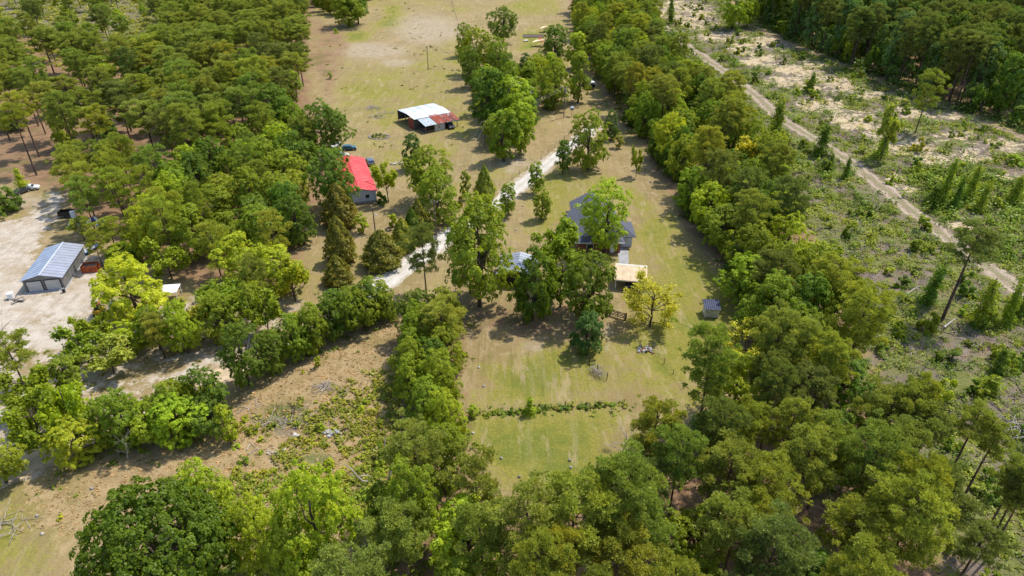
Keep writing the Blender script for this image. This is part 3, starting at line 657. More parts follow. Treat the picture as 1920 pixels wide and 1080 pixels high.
# single trees, each read off its own spot
for row in [
 ('oak', 630, 398, 276, 100, 'dark', 'big dark green oak covering the near side of the red roofed house'),
 ('cedar', 640, 424, 343, 62, 'cedar', 'broad brownish cedar right against the gable of the red roofed house'),
 ('cedar', 641, 490, 405, 56, 'cedar', 'brown-green cedar with a pointed tip, alone on dry grass nearer than the red roofed house'),
 ('young', 680, 437, 400, 27, 'bright', 'small round bright green tree between the cedars and the lamp pole'),
 ('cedar', 718, 498, 431, 74, 'cedar', 'widest round-topped cedar just behind the gravel road'),
 ('cedar', 757, 468, 408, 48, 'olive', 'olive cedar squeezed behind the widest cedar'),
 ('cedar', 787, 442, 372, 46, 'cedar', 'dark pointed cedar at the foot of the tall oak, first of the pair'),
 ('cedar', 775, 452, 388, 36, 'dark', 'narrow dark cedar leaning on its taller neighbour by the road'),
 ('bush', 737, 428, 401, 24, 'bright', 'bright green rounded bush behind the olive cedar'),
 ('cedar', 636, 530, 478, 54, 'cedar', 'lowest cedar of the yard, partly hidden by roadside oaks'),
 ('loose', 729, 379, 297, 46, 'bright', 'light green loose tree beside the end wall of the red roofed house'),
 ('bush', 717, 382, 358, 26, 'dark', 'dark bush between the red roofed house and the light green tree'),
 ('oak', 808, 378, 274, 92, 'oak', 'tall oak standing between the barn and the gravel road'),
 ('oak', 822, 420, 318, 84, 'oak', 'lower leafy oak in front of the tall oak near the road'),
 ('magnolia', 775, 318, 250, 40, 'mag', 'dark glossy tree at the back edge of the tall oak'),
 ('cedar', 909, 373, 309, 40, 'olive', 'pointed green cedar standing alone near the wire fence'),
 ('young', 874, 376, 319, 22, 'oak', 'thin young tree beside the lone pointed cedar'),
 ('bush', 873, 404, 356, 28, 'cedar', 'brown-green bush below the thin young tree'),
 ('maple', 953, 403, 341, 37, 'oak', 'small round-headed tree hard against the gravel road, lowest of the row of four'),
 ('openpine', 800, 556, 424, 74, 'darkpine', 'lone open pine with a bare trunk in front of the gravel road'),
 ('maple', 882, 550, 420, 60, 'oak', 'broad oak hiding the bend of the gravel road, half towards the cedars'),
 ('oak', 900, 574, 370, 148, 'oak', 'large oak with its own round shadow in front of the grey workshop'),
 ('maple', 1004, 363, 303, 36, 'oak', 'small dark tree at the edge of the road, second of the row of four'),
 ('maple', 1015, 412, 353, 38, 'oak', 'small tree on the lawn between the road and the dark roofed house'),
 ('maple', 1055, 326, 262, 36, 'dark', 'small dark tree where the road meets the wide maple'),
 ('oak', 1103, 318, 207, 80, 'oak', 'wide maple at the far end of the gravel road throwing a round shadow'),
 ('magnolia', 1145, 262, 205, 30, 'mag', 'small glossy tree tucked behind the wide maple'),
 ('young', 1160, 278, 249, 20, 'olive', 'small pale green shrub tree in the drive beyond the wide maple'),
 ('loose', 1192, 332, 272, 26, 'oak', 'slender half bare young tree alone on the lawn near the wood edge'),
 ('tallpair', 1130, 479, 337, 102, 'bright', 'tall bright twin-trunk tree in front of the dark roofed house'),
 ('loose', 1038, 527, 405, 96, 'oak', 'open tree with a pale trunk between workshop and dark roofed house'),
 ('magnolia', 998, 600, 466, 80, (.15, .225, .015), 'dense dark oak in front of the grey workshop'),
 ('oak', 1100, 600, 472, 118, (.165, .24, .015), 'broad flat-topped dark oak next to the plywood roofed carport'),
 ('loose', 1050, 575, 470, 70, 'oak', 'looser green oak filling the gap between the two dark oaks'),
 ('magnolia', 1100, 660, 586, 66, 'mag', 'round dark evergreen at the corner of the mown field'),
 ('airy', 1218, 613, 514, 108, 'yellow', 'thin yellow-green tree with visible limbs beside the wooden gate'),
 ('airy', 1392, 682, 598, 96, 'yellow', 'thin yellow-green tree at the wood edge beyond the small shed'),
 ('oak', 1372, 782, 668, 130, 'bright', 'large bright green oak at the lower end of the fenced lawn'),
 ('oak', 655, 50, -25, 66, 'oak', 'oak standing forward of the wood at the far end of the pasture'),
 ('oak', 672, 46, -35, 56, 'dark', 'darker oak joined to the oak at the far end of the pasture'),
 ('oak', 870, 106, 42, 38, 'oak', 'small round oak at the pasture end of the tree line'),
 ('oak', 944, 83, 12, 58, 'dark', 'dark oak standing tallest beyond the barn pasture tree line'),
 ('oak', 895, 140, 50, 68, 'oak', 'yellower oak in the tree line behind the barn'),
 ('oak', 885, 165, 88, 50, 'dark', 'dark oak overhanging the pasture right behind the barn'),
 ('oak', 935, 150, 70, 60, 'oak', 'mid green oak in the middle of the tree line behind the barn'),
 ('maple', 918, 245, 119, 72, 'dark', 'grey-green rounded tree nearest the barn'),
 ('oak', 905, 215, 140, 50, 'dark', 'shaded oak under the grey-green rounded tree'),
 ('maple', 965, 250, 140, 78, 'bright', 'lime green tree over the farmhouse roof'),
 ('maple', 975, 290, 190, 62, 'bright', 'bright tree in front of the lime green one'),
 ('maple', 945, 303, 200, 66, 'oak', 'rounded green tree with its crown reaching down to the drive'),
 ('oak', 1037, 205, 111, 68, 'oak', 'oak above the transformer pole'),
 ('bush', 1030, 205, 170, 24, 'dark', 'dark bush under the oak above the transformer pole'),
 ('maple', 1083, 192, 96, 52, 'oak', 'hanging-branched tree between the pole and the white camper'),
 ('oak', 1040, 113, 47, 60, 'dark', 'dark round oak beside the play yard sails'),
 ('magnolia', 984, 148, 100, 36, 'mag', 'blackish glossy tree just beyond the farmhouse'),
 ('maple', 1080, 130, 60, 50, 'bright', 'light green crown behind the hanging-branched tree'),
 ('oak', 1100, 100, 40, 50, 'dark', 'dark oak at the corner where the pasture ends'),
 ('oak', 1125, 140, 75, 50, 'oak', 'oak above the white camper'),
 ('oak', 1150, 170, 85, 54, 'dark', 'oak beyond the camper at the edge of the wood'),
 ('bigoak', 330, 1110, 945, 262, 'deep', 'huge dome-shaped dark oak at the bottom edge of the rough field'),
 ('oak', 395, 985, 877, 116, 'bright', 'bright oak touching the dome-shaped dark oak'),
 ('oak', 612, 1085, 878, 152, 'bright', 'very bright rounded oak with deep lobes at the bottom of the rough field'),
 ('oak', 500, 1065, 935, 110, 'bright', 'lower bright oak between the dome-shaped oak and the deeply lobed one'),
 ('oak', 560, 1110, 985, 110, 'oak', 'oak at the picture bottom in front of the deeply lobed oak'),
 ('oak', 775, 1035, 862, 124, 'oak', 'large olive oak beside the leaning dead branches'),
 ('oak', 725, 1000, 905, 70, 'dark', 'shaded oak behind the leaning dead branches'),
 ('openpine', 897, 1015, 858, 108, 'pine', 'open pine with visible trunk at the lower corner of the meadow'),
 ('openpine', 905, 1120, 962, 118, 'pine', 'yellow-green pine in front of the open meadow pine'),
 ('pine', 985, 1135, 930, 150, 'pine', 'wide pine at the foot of the meadow, beside the open meadow pines'),
 ('pine', 1065, 1120, 905, 150, 'olive', 'yellower wide pine at the foot of the meadow'),
 ('openpine', 1005, 1210, 1000, 130, 'olive', 'pine cut by the picture bottom below the meadow'),
 ('pine', 1140, 1090, 865, 140, 'pine', 'tall pine at the lower right corner of the meadow'),
 ('oak', 1185, 965, 850, 110, 'dark', 'dark leafy tree where meadow and pine wood meet'),
 ('tallpine', 1687, 927, 762, 67, 'darkpine', 'tall pine with long bare leaning trunk at the edge of the clear-cut litter'),
 ('tallpine', 1650, 905, 720, 64, 'pine', 'pine of a close trio of thin trunks at the wood corner, rearmost'),
 ('tallpine', 1668, 892, 705, 60, 'olive', 'pine of the close trio of thin trunks with yellowest crown'),
 ('tallpine', 1705, 1028, 870, 76, 'darkpine', 'pine with dark thick trunk standing on orange litter'),
 ('tallpine', 1772, 908, 762, 73, 'pine', 'pine leaning over grey litter beside the slash pile'),
 ('tallpine', 1812, 925, 800, 64, 'pine', 'slender pine behind the one beside the slash pile'),
 ('tallpine', 1832, 1028, 862, 70, 'pine', 'first of three bare trunks fanning out in the lower corner'),
 ('tallpine', 1842, 1040, 880, 64, 'darkpine', 'middle of three bare trunks fanning out in the lower corner'),
 ('tallpine', 1848, 1052, 900, 67, 'pine', 'last of three bare trunks fanning out in the lower corner'),
 ('tallpine', 1745, 1052, 930, 80, 'darkpine', 'shorter dark pine in front of the thick-trunked pine'),
 ('pine', 1640, 1110, 905, 150, 'olive', 'full round pine low in the lower corner wood'),
 ('tallpine', 1775, 1130, 985, 88, 'darkpine', 'dark pine crown at the bottom edge near the clear-cut litter'),
 ('oak', 516, 702, 622, 66, 'dark', 'dark oak of the roadside row right beside the dense bank oak'),
 ('oak', 556, 678, 592, 68, 'oak', 'roadside oak above the bright little bush'),
 ('oak', 592, 660, 572, 64, 'oak', 'roadside oak with spreading top, middle of the row'),
 ('oak', 625, 640, 556, 62, 'dark', 'dark roadside oak next to the spreading one'),
 ('oak', 660, 624, 538, 64, 'oak', 'roadside oak letting the pale gravel show through'),
 ('oak', 695, 608, 524, 60, 'dark', 'roadside oak nearest the visible bend of gravel'),
 ('oak', 730, 600, 540, 44, 'oak', 'small roadside oak closing the row by the hedgerow'),
 ('oak', 420, 645, 548, 74, 'oak', 'oak between the white sand and the roadside row'),
 ('oak', 352, 662, 566, 74, 'bright', 'bright oak over white sand beyond the big bank oaks'),
 ('oak', 300, 655, 575, 64, 'oak', 'rounded oak over white sand in front of the canopy'),
 ('oak', 480, 618, 530, 64, 'oak', 'oak at the end of the oak wood by the white sand'),
 ('pine', 1335, 1015, 840, 118, 'pine', 'full pine filling the dense wood straight below the thin yellow-green tree'),
 ('pine', 1405, 1045, 870, 120, 'olive', 'olive pine in the dense wood just above the picture bottom'),
 ('pine', 1345, 1120, 940, 125, 'pine', 'pine at the bottom edge, middle of the dense wood'),
 ('oak', 12, 905, 812, 104, 'oak', 'dark-footed oak at the picture edge where the sand road leaves'),
 ('oak', 250, 838, 735, 96, 'oak', 'largest oak on the bank of the sand road'),
 ('oak', 335, 812, 722, 96, 'oak', 'second large oak on the bank of the sand road'),
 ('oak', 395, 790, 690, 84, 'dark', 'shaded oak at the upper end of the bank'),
 ('loose', 90, 850, 740, 90, 'oak', 'open tree leaning over the hidden sand road'),
 ('loose', 150, 835, 715, 84, 'bright', 'second open tree over the hidden sand road'),
 ('oak', 262, 603, 488, 136, 'lime', 'wide lime-yellow spreading tree beside the grey garage yard'),
 ('maple', 240, 490, 458, 84, 'oak', 'green flat crown just behind the lime-yellow spreading tree'),
 ('openpine', 222, 478, 408, 62, 'olive', 'yellowish pine between the garage and the thick oak wood'),
 ('openpine', 193, 500, 430, 40, 'olive', 'small yellowish pine by the tarp heap'),
 ('openpine', 160, 452, 408, 46, 'olive', 'low shrubby yellow-green pine next to the white tarps'),
 ('oak', 468, 722, 606, 90, 'dark', 'dense dark oak on the bank where the sand road shows'),
 ('young', 434, 832, 760, 44, 'bright', 'lone upright young tree in the rough field below the road'),
 ('bush', 597, 690, 668, 16, 'bright', 'bright little bush alone in the rough grass'),
 ('magnolia', 22, 395, 352, 46, 'dark', 'round dark shrub tree at the end of the sandy yard track'),
 ('magnolia', -8, 415, 375, 40, 'dark', 'second dark shrub tree half outside the picture by the yard track'),
 ('oak', 25, 245, 222, 48, 'dark', 'small dark oak among bare pine trunks'),
 ('snag', 46, 358, 314, 16, 'bright', 'bright vine-covered snag beside the parked white car'),
 ('oak', 612, 300, 190, 96, 'dark', 'dark spreading oak hiding cars behind the red roofed house'),
 ('oak', 520, 250, 158, 80, 'dark', 'dark broad oak where the pines meet the pasture'),
 ('young', 620, 148, 134, 10, 'bright', 'knee-high green sapling in the pasture'),
 ('bush', 630, 62, 52, 12, 'bright', 'bright bush at the far end of the pasture'),
 ('young', 887, 782, 760, 24, 'bright', 'rounded sapling at the end of the overgrown fence line'),
 ('snag', 994, 776, 743, 16, 'bright', 'leafy sapling standing in the overgrown fence line'),
 ('bush', 868, 240, 236, 4, 'dark', 'tiny shrub beside the parked truck'),
 ('openpine', 1715, 252, 131, 54, 'pine', 'lone thin-trunked pine standing in the clear-cut'),
 ('tallpine', 1767, 600, 422, 92, 'darkpine', 'dark tall pine alone beside the clear-cut track'),
 ('loose', 1652, 300, 190, 40, 'olive', 'pale feathery tree standing beside the clear-cut track'),
 ('oak', 1372, 56, -20, 60, 'bright', 'bright tree standing out from the forest edge, nearest the ochre sand'),
 ('oak', 1400, 50, -20, 44, 'oak', 'narrow tree next to the bright tree at the forest edge'),
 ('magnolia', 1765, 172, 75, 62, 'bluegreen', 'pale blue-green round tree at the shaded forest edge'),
 ('snag', 1258, 44, -8, 12, 'dark', 'dark vine-covered snag at the far end of the dirt track'),
 ('snag', 1518, 172, 134, 14, 'dark', 'short vine-covered snag on the ochre sand'),
 ('snag', 1537, 290, 230, 26, 'dark', 'thick vine-covered snag just past the dirt track'),
 ('snag', 1650, 292, 215, 20, 'bright', 'bright vine-covered snag beside the pale feathery tree'),
 ('snag', 1449, 270, 180, 30, 'oak', 'vine-covered column at the wood edge by the dirt track'),
 ('snag', 1551, 322, 286, 12, 'dark', 'small dark vine-covered snag on the near side of the track'),
 ('snag', 1583, 338, 296, 12, 'dark', 'second small dark vine-covered snag on the near side of the track'),
 ('snag', 1762, 388, 295, 18, 'oak', 'tallest leaning vine-covered snag by the track'),
 ('snag', 1788, 392, 330, 16, 'dark', 'dark vine-covered snag next to the tallest leaning one'),
 ('snag', 1815, 376, 308, 20, 'oak', 'vine-covered snag behind the dark one'),
 ('snag', 1832, 398, 338, 16, 'oak', 'vine-covered snag with a slanting top'),
 ('snag', 1898, 382, 328, 24, 'oak', 'bushy vine-covered snag near the picture edge'),
 ('snag', 1748, 384, 345, 26, 'dark', 'low wide vine mound beside the tallest leaning snag'),
 ('snag', 1735, 570, 490, 26, 'dark', 'dark vine-covered snag behind the dark tall pine'),
 ('snag', 1835, 610, 525, 30, 'oak', 'shaggy vine-covered snag by the lower track'),
 ('snag', 1885, 610, 520, 22, 'oak', 'leaning vine-covered trunk near the lower track'),
 ('snag', 1905, 600, 540, 18, 'dark', 'thin vine-covered trunk farthest down the track'),
 ('snag', 1868, 700, 650, 24, 'dark', 'dark vine-covered stump in the grey litter'),
 ('snag', 1850, 735, 700, 30, 'oak', 'green vine mound in the grey litter'),
]:
    T(*row)
NEX = len(PLACED)

def scatter(pl, sp, n_try=9000, margin=0.0, avoid=.55):
    x0, y0 = pl.min(0); x1, y1 = pl.max(0)
    x1 = min(x1, 360); x0 = max(x0, -360); y1 = min(y1, 470)
    xs = rng.uniform(x0, x1, n_try); ys = rng.uniform(y0, y1, n_try)
    ok = sdpoly(xs, ys, pl) > margin; xs, ys = xs[ok], ys[ok]
    out = []; grid = {}
    ex = [(a, b, r) for a, b, r in PLACED]
    for x, y in zip(xs, ys):
        gi, gj = int(x//sp), int(y//sp); bad = False
        for i in (-1, 0, 1):
            for j in (-1, 0, 1):
                for a, b in grid.get((gi+i, gj+j), ()):
                    if (a-x)**2+(b-y)**2 < sp*sp: bad = True
        if bad: continue
        if any((a-x)**2+(b-y)**2 < (avoid*(r+sp*.5))**2 for a, b, r in ex): continue
        grid.setdefault((gi, gj), []).append((x, y)); out.append((x, y))
    return out
FAR = []          # pines beyond the first 300: one mass
def in_view(x, y, h):
    a, b = P(x, y, h); c, d = P(x, y, 0)
    return -60 < a < 1980 and b < 1150 and d > -30
def wood(pl, sp, kinds, group, label_of, margin=0.0, avoid=.55, far_ok=False, tilt=0.0, road=3.5, gaps=.06):
    k = 0
    for x, y in scatter(pl, sp, margin=margin, avoid=avoid):
        q = rnd.random(); s = 0
        for kd, p, hr, wr, tints in kinds:
            s += p
            if q <= s: break
        h = rnd.uniform(*hr); wd = rnd.uniform(*wr)
        if not in_view(x, y, h): continue
        if min(float(sdline(np.array([x]), np.array([y]), GRAVEL)[0]), float(sdline(np.array([x]), np.array([y]), SANDRD)[0])) < road: continue
        ti = rnd.choice(tints)
        if rnd.random() < gaps*(1+1.6*math.sin(x*.11+1)*math.sin(y*.08)): continue
        if far_ok:
            FAR.append((math.hypot(x, y), kd, x, y, h, wd, ti, group, lambda a, b, c, L=detail(label_of(kd, x, y), ti, h, y, pl[:, 1].min(), min(pl[:, 1].max(), 450)): L)); continue
        plant(kd, x, y, h, wd, ti, detail(label_of(kd, x, y), ti, h, y, pl[:, 1].min(), min(pl[:, 1].max(), 450)), group+(', pines' if 'pine' in kd else ', leafy trees'), tilt=(rnd.gauss(0, tilt), rnd.gauss(0, tilt)) if tilt else None)
        k += 1
    return k
def lab(pine, broad): return lambda kd, x, y: pine if 'pine' in kd else broad
HUE = {'oak': 'mid green', 'bright': 'bright green', 'lime': 'lime green', 'dark': 'dark green', 'pine': 'dull green', 'darkpine': 'dark', 'yellow': 'yellowish', 'cedar': 'brownish', 'olive': 'olive', 'mag': 'blackish', 'bluegreen': 'bluish green', 'deep': 'deep green'}
def detail(l, ti, h, y, y0, y1):
    t = (y-y0)/max(1, y1-y0); w_ = 'near end' if t < .25 else 'near middle' if t < .5 else 'far middle' if t < .75 else 'far end'
    s = HUE[ti] + ' ' + l + ', ' + w_
    return s if len(s.split()) <= 16 else HUE[ti] + ' ' + l
PN = ('pine', .86, (12, 20.5), (7.0, 11.5), ['pine', 'pine', 'olive', 'pine', 'darkpine'])
# upper pine wood on orange straw
Z1 = poly([(-110, 95), (60, 115), (140, 135), (200, 152), (290, 142), (325, 60), (340, -25), (560, -25), (574, 60), (574, 150), (560, 205), (520, 225), (470, 285), (400, 325), (330, 352), (250, 350), (130, 325), (105, 262), (60, 215), (-110, 215)])
wood(Z1, 6.6, [PN, ('maple', .14, (10, 13), (7, 10), ['oak', 'dark'])], 'trees of the upper pine wood', lab('pine in the wide pine wood beside the pasture', 'leafy tree among the wide pine wood beside the pasture'), far_ok=True, gaps=.20)
wood(poly([(-110, 215), (60, 215), (105, 262), (112, 330), (60, 330), (-110, 310)]), 9.5, [('tallpine', 1, (17, 20), (6, 8), ['pine', 'olive'])], 'pines over open straw', lab('bare-trunked pine over open orange straw beyond the yard', ''), far_ok=False)
wood(poly([(-110, -25), (320, -25), (285, 130), (200, 140), (60, 105), (-110, 85)]), 13, [('pine', .6, (13, 17), (7, 9), ['pine', 'darkpine']), ('young', .4, (5, 8), (4, 7), ['bright', 'oak'])], 'scattered trees of the far clearing', lab('scattered pine in the sunny far clearing', 'leafy tree in the sunny far clearing'))
# thick oak wood between pines and the red roofed house
wood(poly([(400, 335), (470, 285), (530, 240), (585, 300), (560, 380), (568, 470), (560, 525), (515, 568), (450, 560), (400, 540), (345, 505), (330, 420), (330, 370)]), 6.6,
     [('oak', .8, (9, 13), (8, 11.5), ['oak', 'oak', 'bright', 'dark']), ('openpine', .2, (12, 15), (6, 8), ['pine', 'olive'])], 'trees of the oak wood', lab('pine in the oak wood by the red roofed house', 'oak in the oak wood by the red roofed house'))
# pines behind the garage yard
wood(poly([(125, 345), (250, 355), (330, 375), (330, 500), (270, 440), (215, 440), (180, 436), (160, 400)]), 6.2,
     [('openpine', .7, (12, 16), (6.5, 8.5), ['olive', 'pine', 'olive']), ('oak', .3, (9, 12), (7, 9), ['bright', 'oak'])], 'trees behind the garage yard', lab('pine between garage yard and oak wood', 'leafy tree between garage yard and oak wood'))
wood(poly([(270, 452), (330, 505), (400, 545), (390, 575), (330, 560), (285, 500)]), 6.5, [('loose', .5, (8, 11), (6, 8), ['oak', 'bright']), ('oak', .5, (8, 11), (7, 9), ['oak', 'bright'])], 'trees beside the lime tree', lab('', 'tree between lime-yellow tree and oak wood'))
# open trees on the white sand, north of the sand road
wood(poly([(-60, 730), (110, 700), (190, 650), (300, 620), (430, 575), (560, 560), (600, 596), (430, 680), (230, 765), (60, 845), (-60, 880)]), 5.2,
     [('loose', .62, (7, 10.5), (6, 8.5), ['oak', 'oak', 'olive', 'bright']), ('maple', .25, (6, 9), (4.5, 6.5), ['oak', 'bright']), ('openpine', .13, (9, 12), (5, 7), ['olive', 'pine'])], 'open trees on the white sand', lab('thin pine on the white sand by the sand road', 'open tree on the white sand by the sand road'), road=3.6)
# bank between sand road and rough field
wood(poly([(-30, 935), (60, 905), (160, 868), (250, 846), (345, 832), (412, 800), (405, 770), (330, 790), (230, 822), (130, 862), (20, 905)]), 4.0,
     [('oak', .7, (6.5, 9), (6, 8.5), ['oak', 'bright', 'dark']), ('loose', .25, (6, 8), (5, 7), ['bright', 'oak'])], 'oaks on the bank of the sand road', lab('', 'tree on the bank below the sand road'), avoid=.4, road=3.4)
wood(poly([(490, 700), (560, 672), (640, 640), (690, 616), (722, 606), (712, 588), (690, 588), (640, 612), (560, 652), (490, 690)]), 4.0,
     [('oak', .6, (6.5, 9), (5.5, 8), ['dark', 'oak']), ('maple', .4, (6, 9), (4.5, 6.5), ['dark', 'oak'])], 'oaks along the gravel road', lab('', 'tree in the roadside row below the gravel road'), avoid=.4, road=3.2)
# hedgerow running down the middle
wood(poly([(790, 632), (840, 618), (842, 690), (846, 760), (850, 850), (854, 900), (800, 905), (780, 830), (772, 740), (778, 690)]), 3.6,
     [('oak', .72, (8.5, 11), (5.5, 8), ['oak', 'oak', 'dark', 'bright']), ('pine', .28, (11, 13), (6, 8), ['olive', 'pine'])], 'trees of the hedgerow', lab('pine in the hedgerow beside the mown field', 'leafy tree in the hedgerow beside the mown field'), avoid=.22)
# bottom middle wood
wood(poly([(690, 985), (860, 930), (880, 1060), (1000, 1180), (1050, 1260), (640, 1260), (690, 1120)]), 7.0,
     [('oak', .45, (9, 12), (8, 11), ['oak', 'dark', 'bright']), ('pine', .55, (12, 15), (7, 10), ['olive', 'pine'])], 'trees of the bottom wood', lab('pine in the bottom wood below the meadow', 'oak in the bottom wood below the meadow'), avoid=.5)
# wood band between lawn and clear-cut
ZB = poly([(1080, 20), (1215, -25), (1228, 95), (1292, 172), (1362, 245), (1405, 305), (1450, 395), (1490, 490), (1535, 560), (1562, 640), (1590, 740), (1540, 740), (1478, 715), (1425, 650), (1400, 585), (1372, 530), (1350, 478), (1318, 440), (1300, 420), (1282, 378), (1262, 345), (1238, 318), (1205, 262), (1172, 232), (1150, 190), (1118, 130), (1090, 90)])
wood(ZB, 5.9, [('pine', .42, (14, 19), (7, 9.5), ['pine', 'olive', 'darkpine']), ('oak', .5, (10, 15), (8, 11), ['oak', 'dark', 'bright', 'oak']), ('loose', .08, (10, 13), (7, 9), ['yellow', 'olive'])], 'trees of the wood beside the clear-cut',
     lab('pine in the wood between lawn and clear-cut', 'leafy tree in the wood between lawn and clear-cut'), avoid=.5)
# low skirt of bushes along the lawn side
edge = [G(*p) for p in [(1160, 225), (1200, 256), (1234, 318), (1262, 350), (1282, 385), (1300, 425), (1325, 450), (1350, 485), (1378, 535), (1402, 590), (1425, 640), (1452, 690)]]
for i in range(len(edge)-1):
    for k in range(3):
        t = rnd.random(); x = edge[i][0]*(1-t)+edge[i+1][0]*t+rnd.uniform(0, 2.5); y = edge[i][1]*(1-t)+edge[i+1][1]*t
        plant('magnolia' if rnd.random() < .5 else 'maple', x+1, y, rnd.uniform(4.5, 8), rnd.uniform(5, 7), rnd.choice(['dark', 'oak', 'deep']), 'low dark tree skirting the wood on the lawn side', 'low trees along the lawn edge')
# big pine wood lower right
ZP = poly([(1245, 850), (1300, 795), (1400, 770), (1470, 722), (1540, 742), (1590, 770), (1620, 870), (1645, 960), (1670, 1060), (1700, 1250), (1000, 1300), (1010, 1130), (1090, 1120), (1170, 1000)])
wood(ZP, 4.8, [('pine', .78, (13, 19), (5.4, 8.2), ['pine', 'pine', 'olive', 'darkpine']), ('oak', .26, (8, 12), (7, 9.5), ['oak', 'dark'])], 'trees of the pine wood below the lawn',
     lab('pine in the dense wood below the lawn', 'leafy tree in the dense wood below the lawn'), avoid=.5)
# forest beyond the clear-cut: dark species, with cloud shade put into the leaf tints
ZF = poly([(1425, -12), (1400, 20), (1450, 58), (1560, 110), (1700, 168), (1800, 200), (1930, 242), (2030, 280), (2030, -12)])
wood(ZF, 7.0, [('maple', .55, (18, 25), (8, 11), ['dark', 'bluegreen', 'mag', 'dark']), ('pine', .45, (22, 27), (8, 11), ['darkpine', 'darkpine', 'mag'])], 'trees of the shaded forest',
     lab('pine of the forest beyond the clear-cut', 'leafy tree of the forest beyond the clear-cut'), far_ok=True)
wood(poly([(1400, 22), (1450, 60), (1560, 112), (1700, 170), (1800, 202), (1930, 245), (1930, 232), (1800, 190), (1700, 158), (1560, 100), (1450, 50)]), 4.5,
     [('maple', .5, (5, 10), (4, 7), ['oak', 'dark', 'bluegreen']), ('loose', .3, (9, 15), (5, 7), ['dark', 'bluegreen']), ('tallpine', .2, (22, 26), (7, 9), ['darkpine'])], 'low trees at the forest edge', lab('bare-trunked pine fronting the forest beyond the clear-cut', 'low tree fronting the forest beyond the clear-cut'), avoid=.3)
# far end of the pasture
wood(poly([(585, -20), (700, -20), (690, 2), (640, 30), (590, 24)]), 7, [('oak', 1, (11, 15), (8, 11), ['dark', 'oak'])], 'trees at the end of the pasture', lab('', 'oak closing off the far end of the pasture'), avoid=.4)
wood(poly([(700, -22), (1060, -22), (1060, -8), (700, -5)]), 7, [('oak', 1, (8, 11), (8, 11), ['dark', 'oak'])], 'row behind the pasture', lab('', 'distant oak at the very top of the pasture'), avoid=.4)
# the farmhouse grove
wood(poly([(940, 140), (1030, 140), (1060, 190), (1000, 215), (985, 270), (925, 275), (900, 190)]), 7, [('oak', .6, (9, 12), (7, 9.5), ['oak', 'dark', 'bright']), ('maple', .4, (8, 11), (6, 8), ['oak', 'bright'])], 'trees round the farmhouse', lab('', 'leafy tree in the grove round the farmhouse'), avoid=.6)

# pines: the nearest ones singly, the rest as one mass
FAR.sort(key=lambda t: t[0]); FARB = [t for t in FAR if 'pine' not in t[1]]; FAR = [t for t in FAR if 'pine' in t[1]]
room = max(0, 292-count.get('pine_tree', 0)); roomb = max(0, 292-count.get('broadleaf_tree', 0))
for d, kd, x, y, h, wd, ti, group, lf in FAR[:room]:
    plant(kd, x, y, h, wd, ti, lf(kd, x, y), group+', pines')
for d, kd, x, y, h, wd, ti, group, lf in FARB[:roomb]:
    plant(kd, x, y, h, wd, ti, lf(kd, x, y), group+', leafy trees')
def mass(name, items, variants, mats_col, kind='stuff'):
    """instances of the tree meshes on one object's points (geometry nodes)"""
    me = bpy.data.meshes.new(name)
    me.from_pydata([(x, y, H1(x, y)) for (_, _, x, y, *_r) in items], [], [])
    for an, vals in (('sc', [i[5]/8.6 for i in items]), ('hz', [i[4]/18 for i in items]), ('rz', [rnd.uniform(0, 6.28) for _ in items])):
        a = me.attributes.new(an, 'FLOAT', 'POINT'); a.data.foreach_set('value', np.array(vals, np.float32))
    o = link(name, me); o.color = mats_col
    ng = bpy.data.node_groups.new(name, 'GeometryNodeTree')
    ng.interface.new_socket('Geometry', in_out='INPUT', socket_type='NodeSocketGeometry'); ng.interface.new_socket('Geometry', in_out='OUTPUT', socket_type='NodeSocketGeometry')
    gi = ng.nodes.new('NodeGroupInput'); go = ng.nodes.new('NodeGroupOutput'); jn = ng.nodes.new('GeometryNodeJoinGeometry')
    def named(n):
        q = ng.nodes.new('GeometryNodeInputNamedAttribute'); q.data_type = 'FLOAT'; q.inputs[0].default_value = n; return q.outputs[0]
    ix = ng.nodes.new('GeometryNodeInputIndex').outputs[0]
    rzv = ng.nodes.new('ShaderNodeCombineXYZ'); ng.links.new(named('rz'), rzv.inputs[2])
    scv = ng.nodes.new('ShaderNodeCombineXYZ'); s1 = named('sc')
    ng.links.new(s1, scv.inputs[0]); ng.links.new(s1, scv.inputs[1]); ng.links.new(named('hz'), scv.inputs[2])
    for k, obs in enumerate(variants):
        mod = ng.nodes.new('ShaderNodeMath'); mod.operation = 'MODULO'; ng.links.new(ix, mod.inputs[0]); mod.inputs[1].default_value = len(variants)
        cmp_ = ng.nodes.new('FunctionNodeCompare'); cmp_.data_type = 'FLOAT'; cmp_.operation = 'EQUAL'; ng.links.new(mod.outputs[0], cmp_.inputs[0]); cmp_.inputs[1].default_value = k; cmp_.inputs[12].default_value = .1
        for ob in obs:
            oi = ng.nodes.new('GeometryNodeObjectInfo'); oi.inputs['Object'].default_value = ob; oi.transform_space = 'ORIGINAL'
            ip = ng.nodes.new('GeometryNodeInstanceOnPoints')
            ng.links.new(gi.outputs[0], ip.inputs['Points']); ng.links.new(cmp_.outputs[0], ip.inputs['Selection']); ng.links.new(oi.outputs['Geometry'], ip.inputs['Instance'])
            ng.links.new(rzv.outputs[0], ip.inputs['Rotation']); ng.links.new(scv.outputs[0], ip.inputs['Scale'])
            ng.links.new(ip.outputs[0], jn.inputs[0])
    ng.links.new(jn.outputs[0], go.inputs[0])
    md = o.modifiers.new('planting', 'NODES'); md.node_group = ng
    return tag(o, kind=kind)
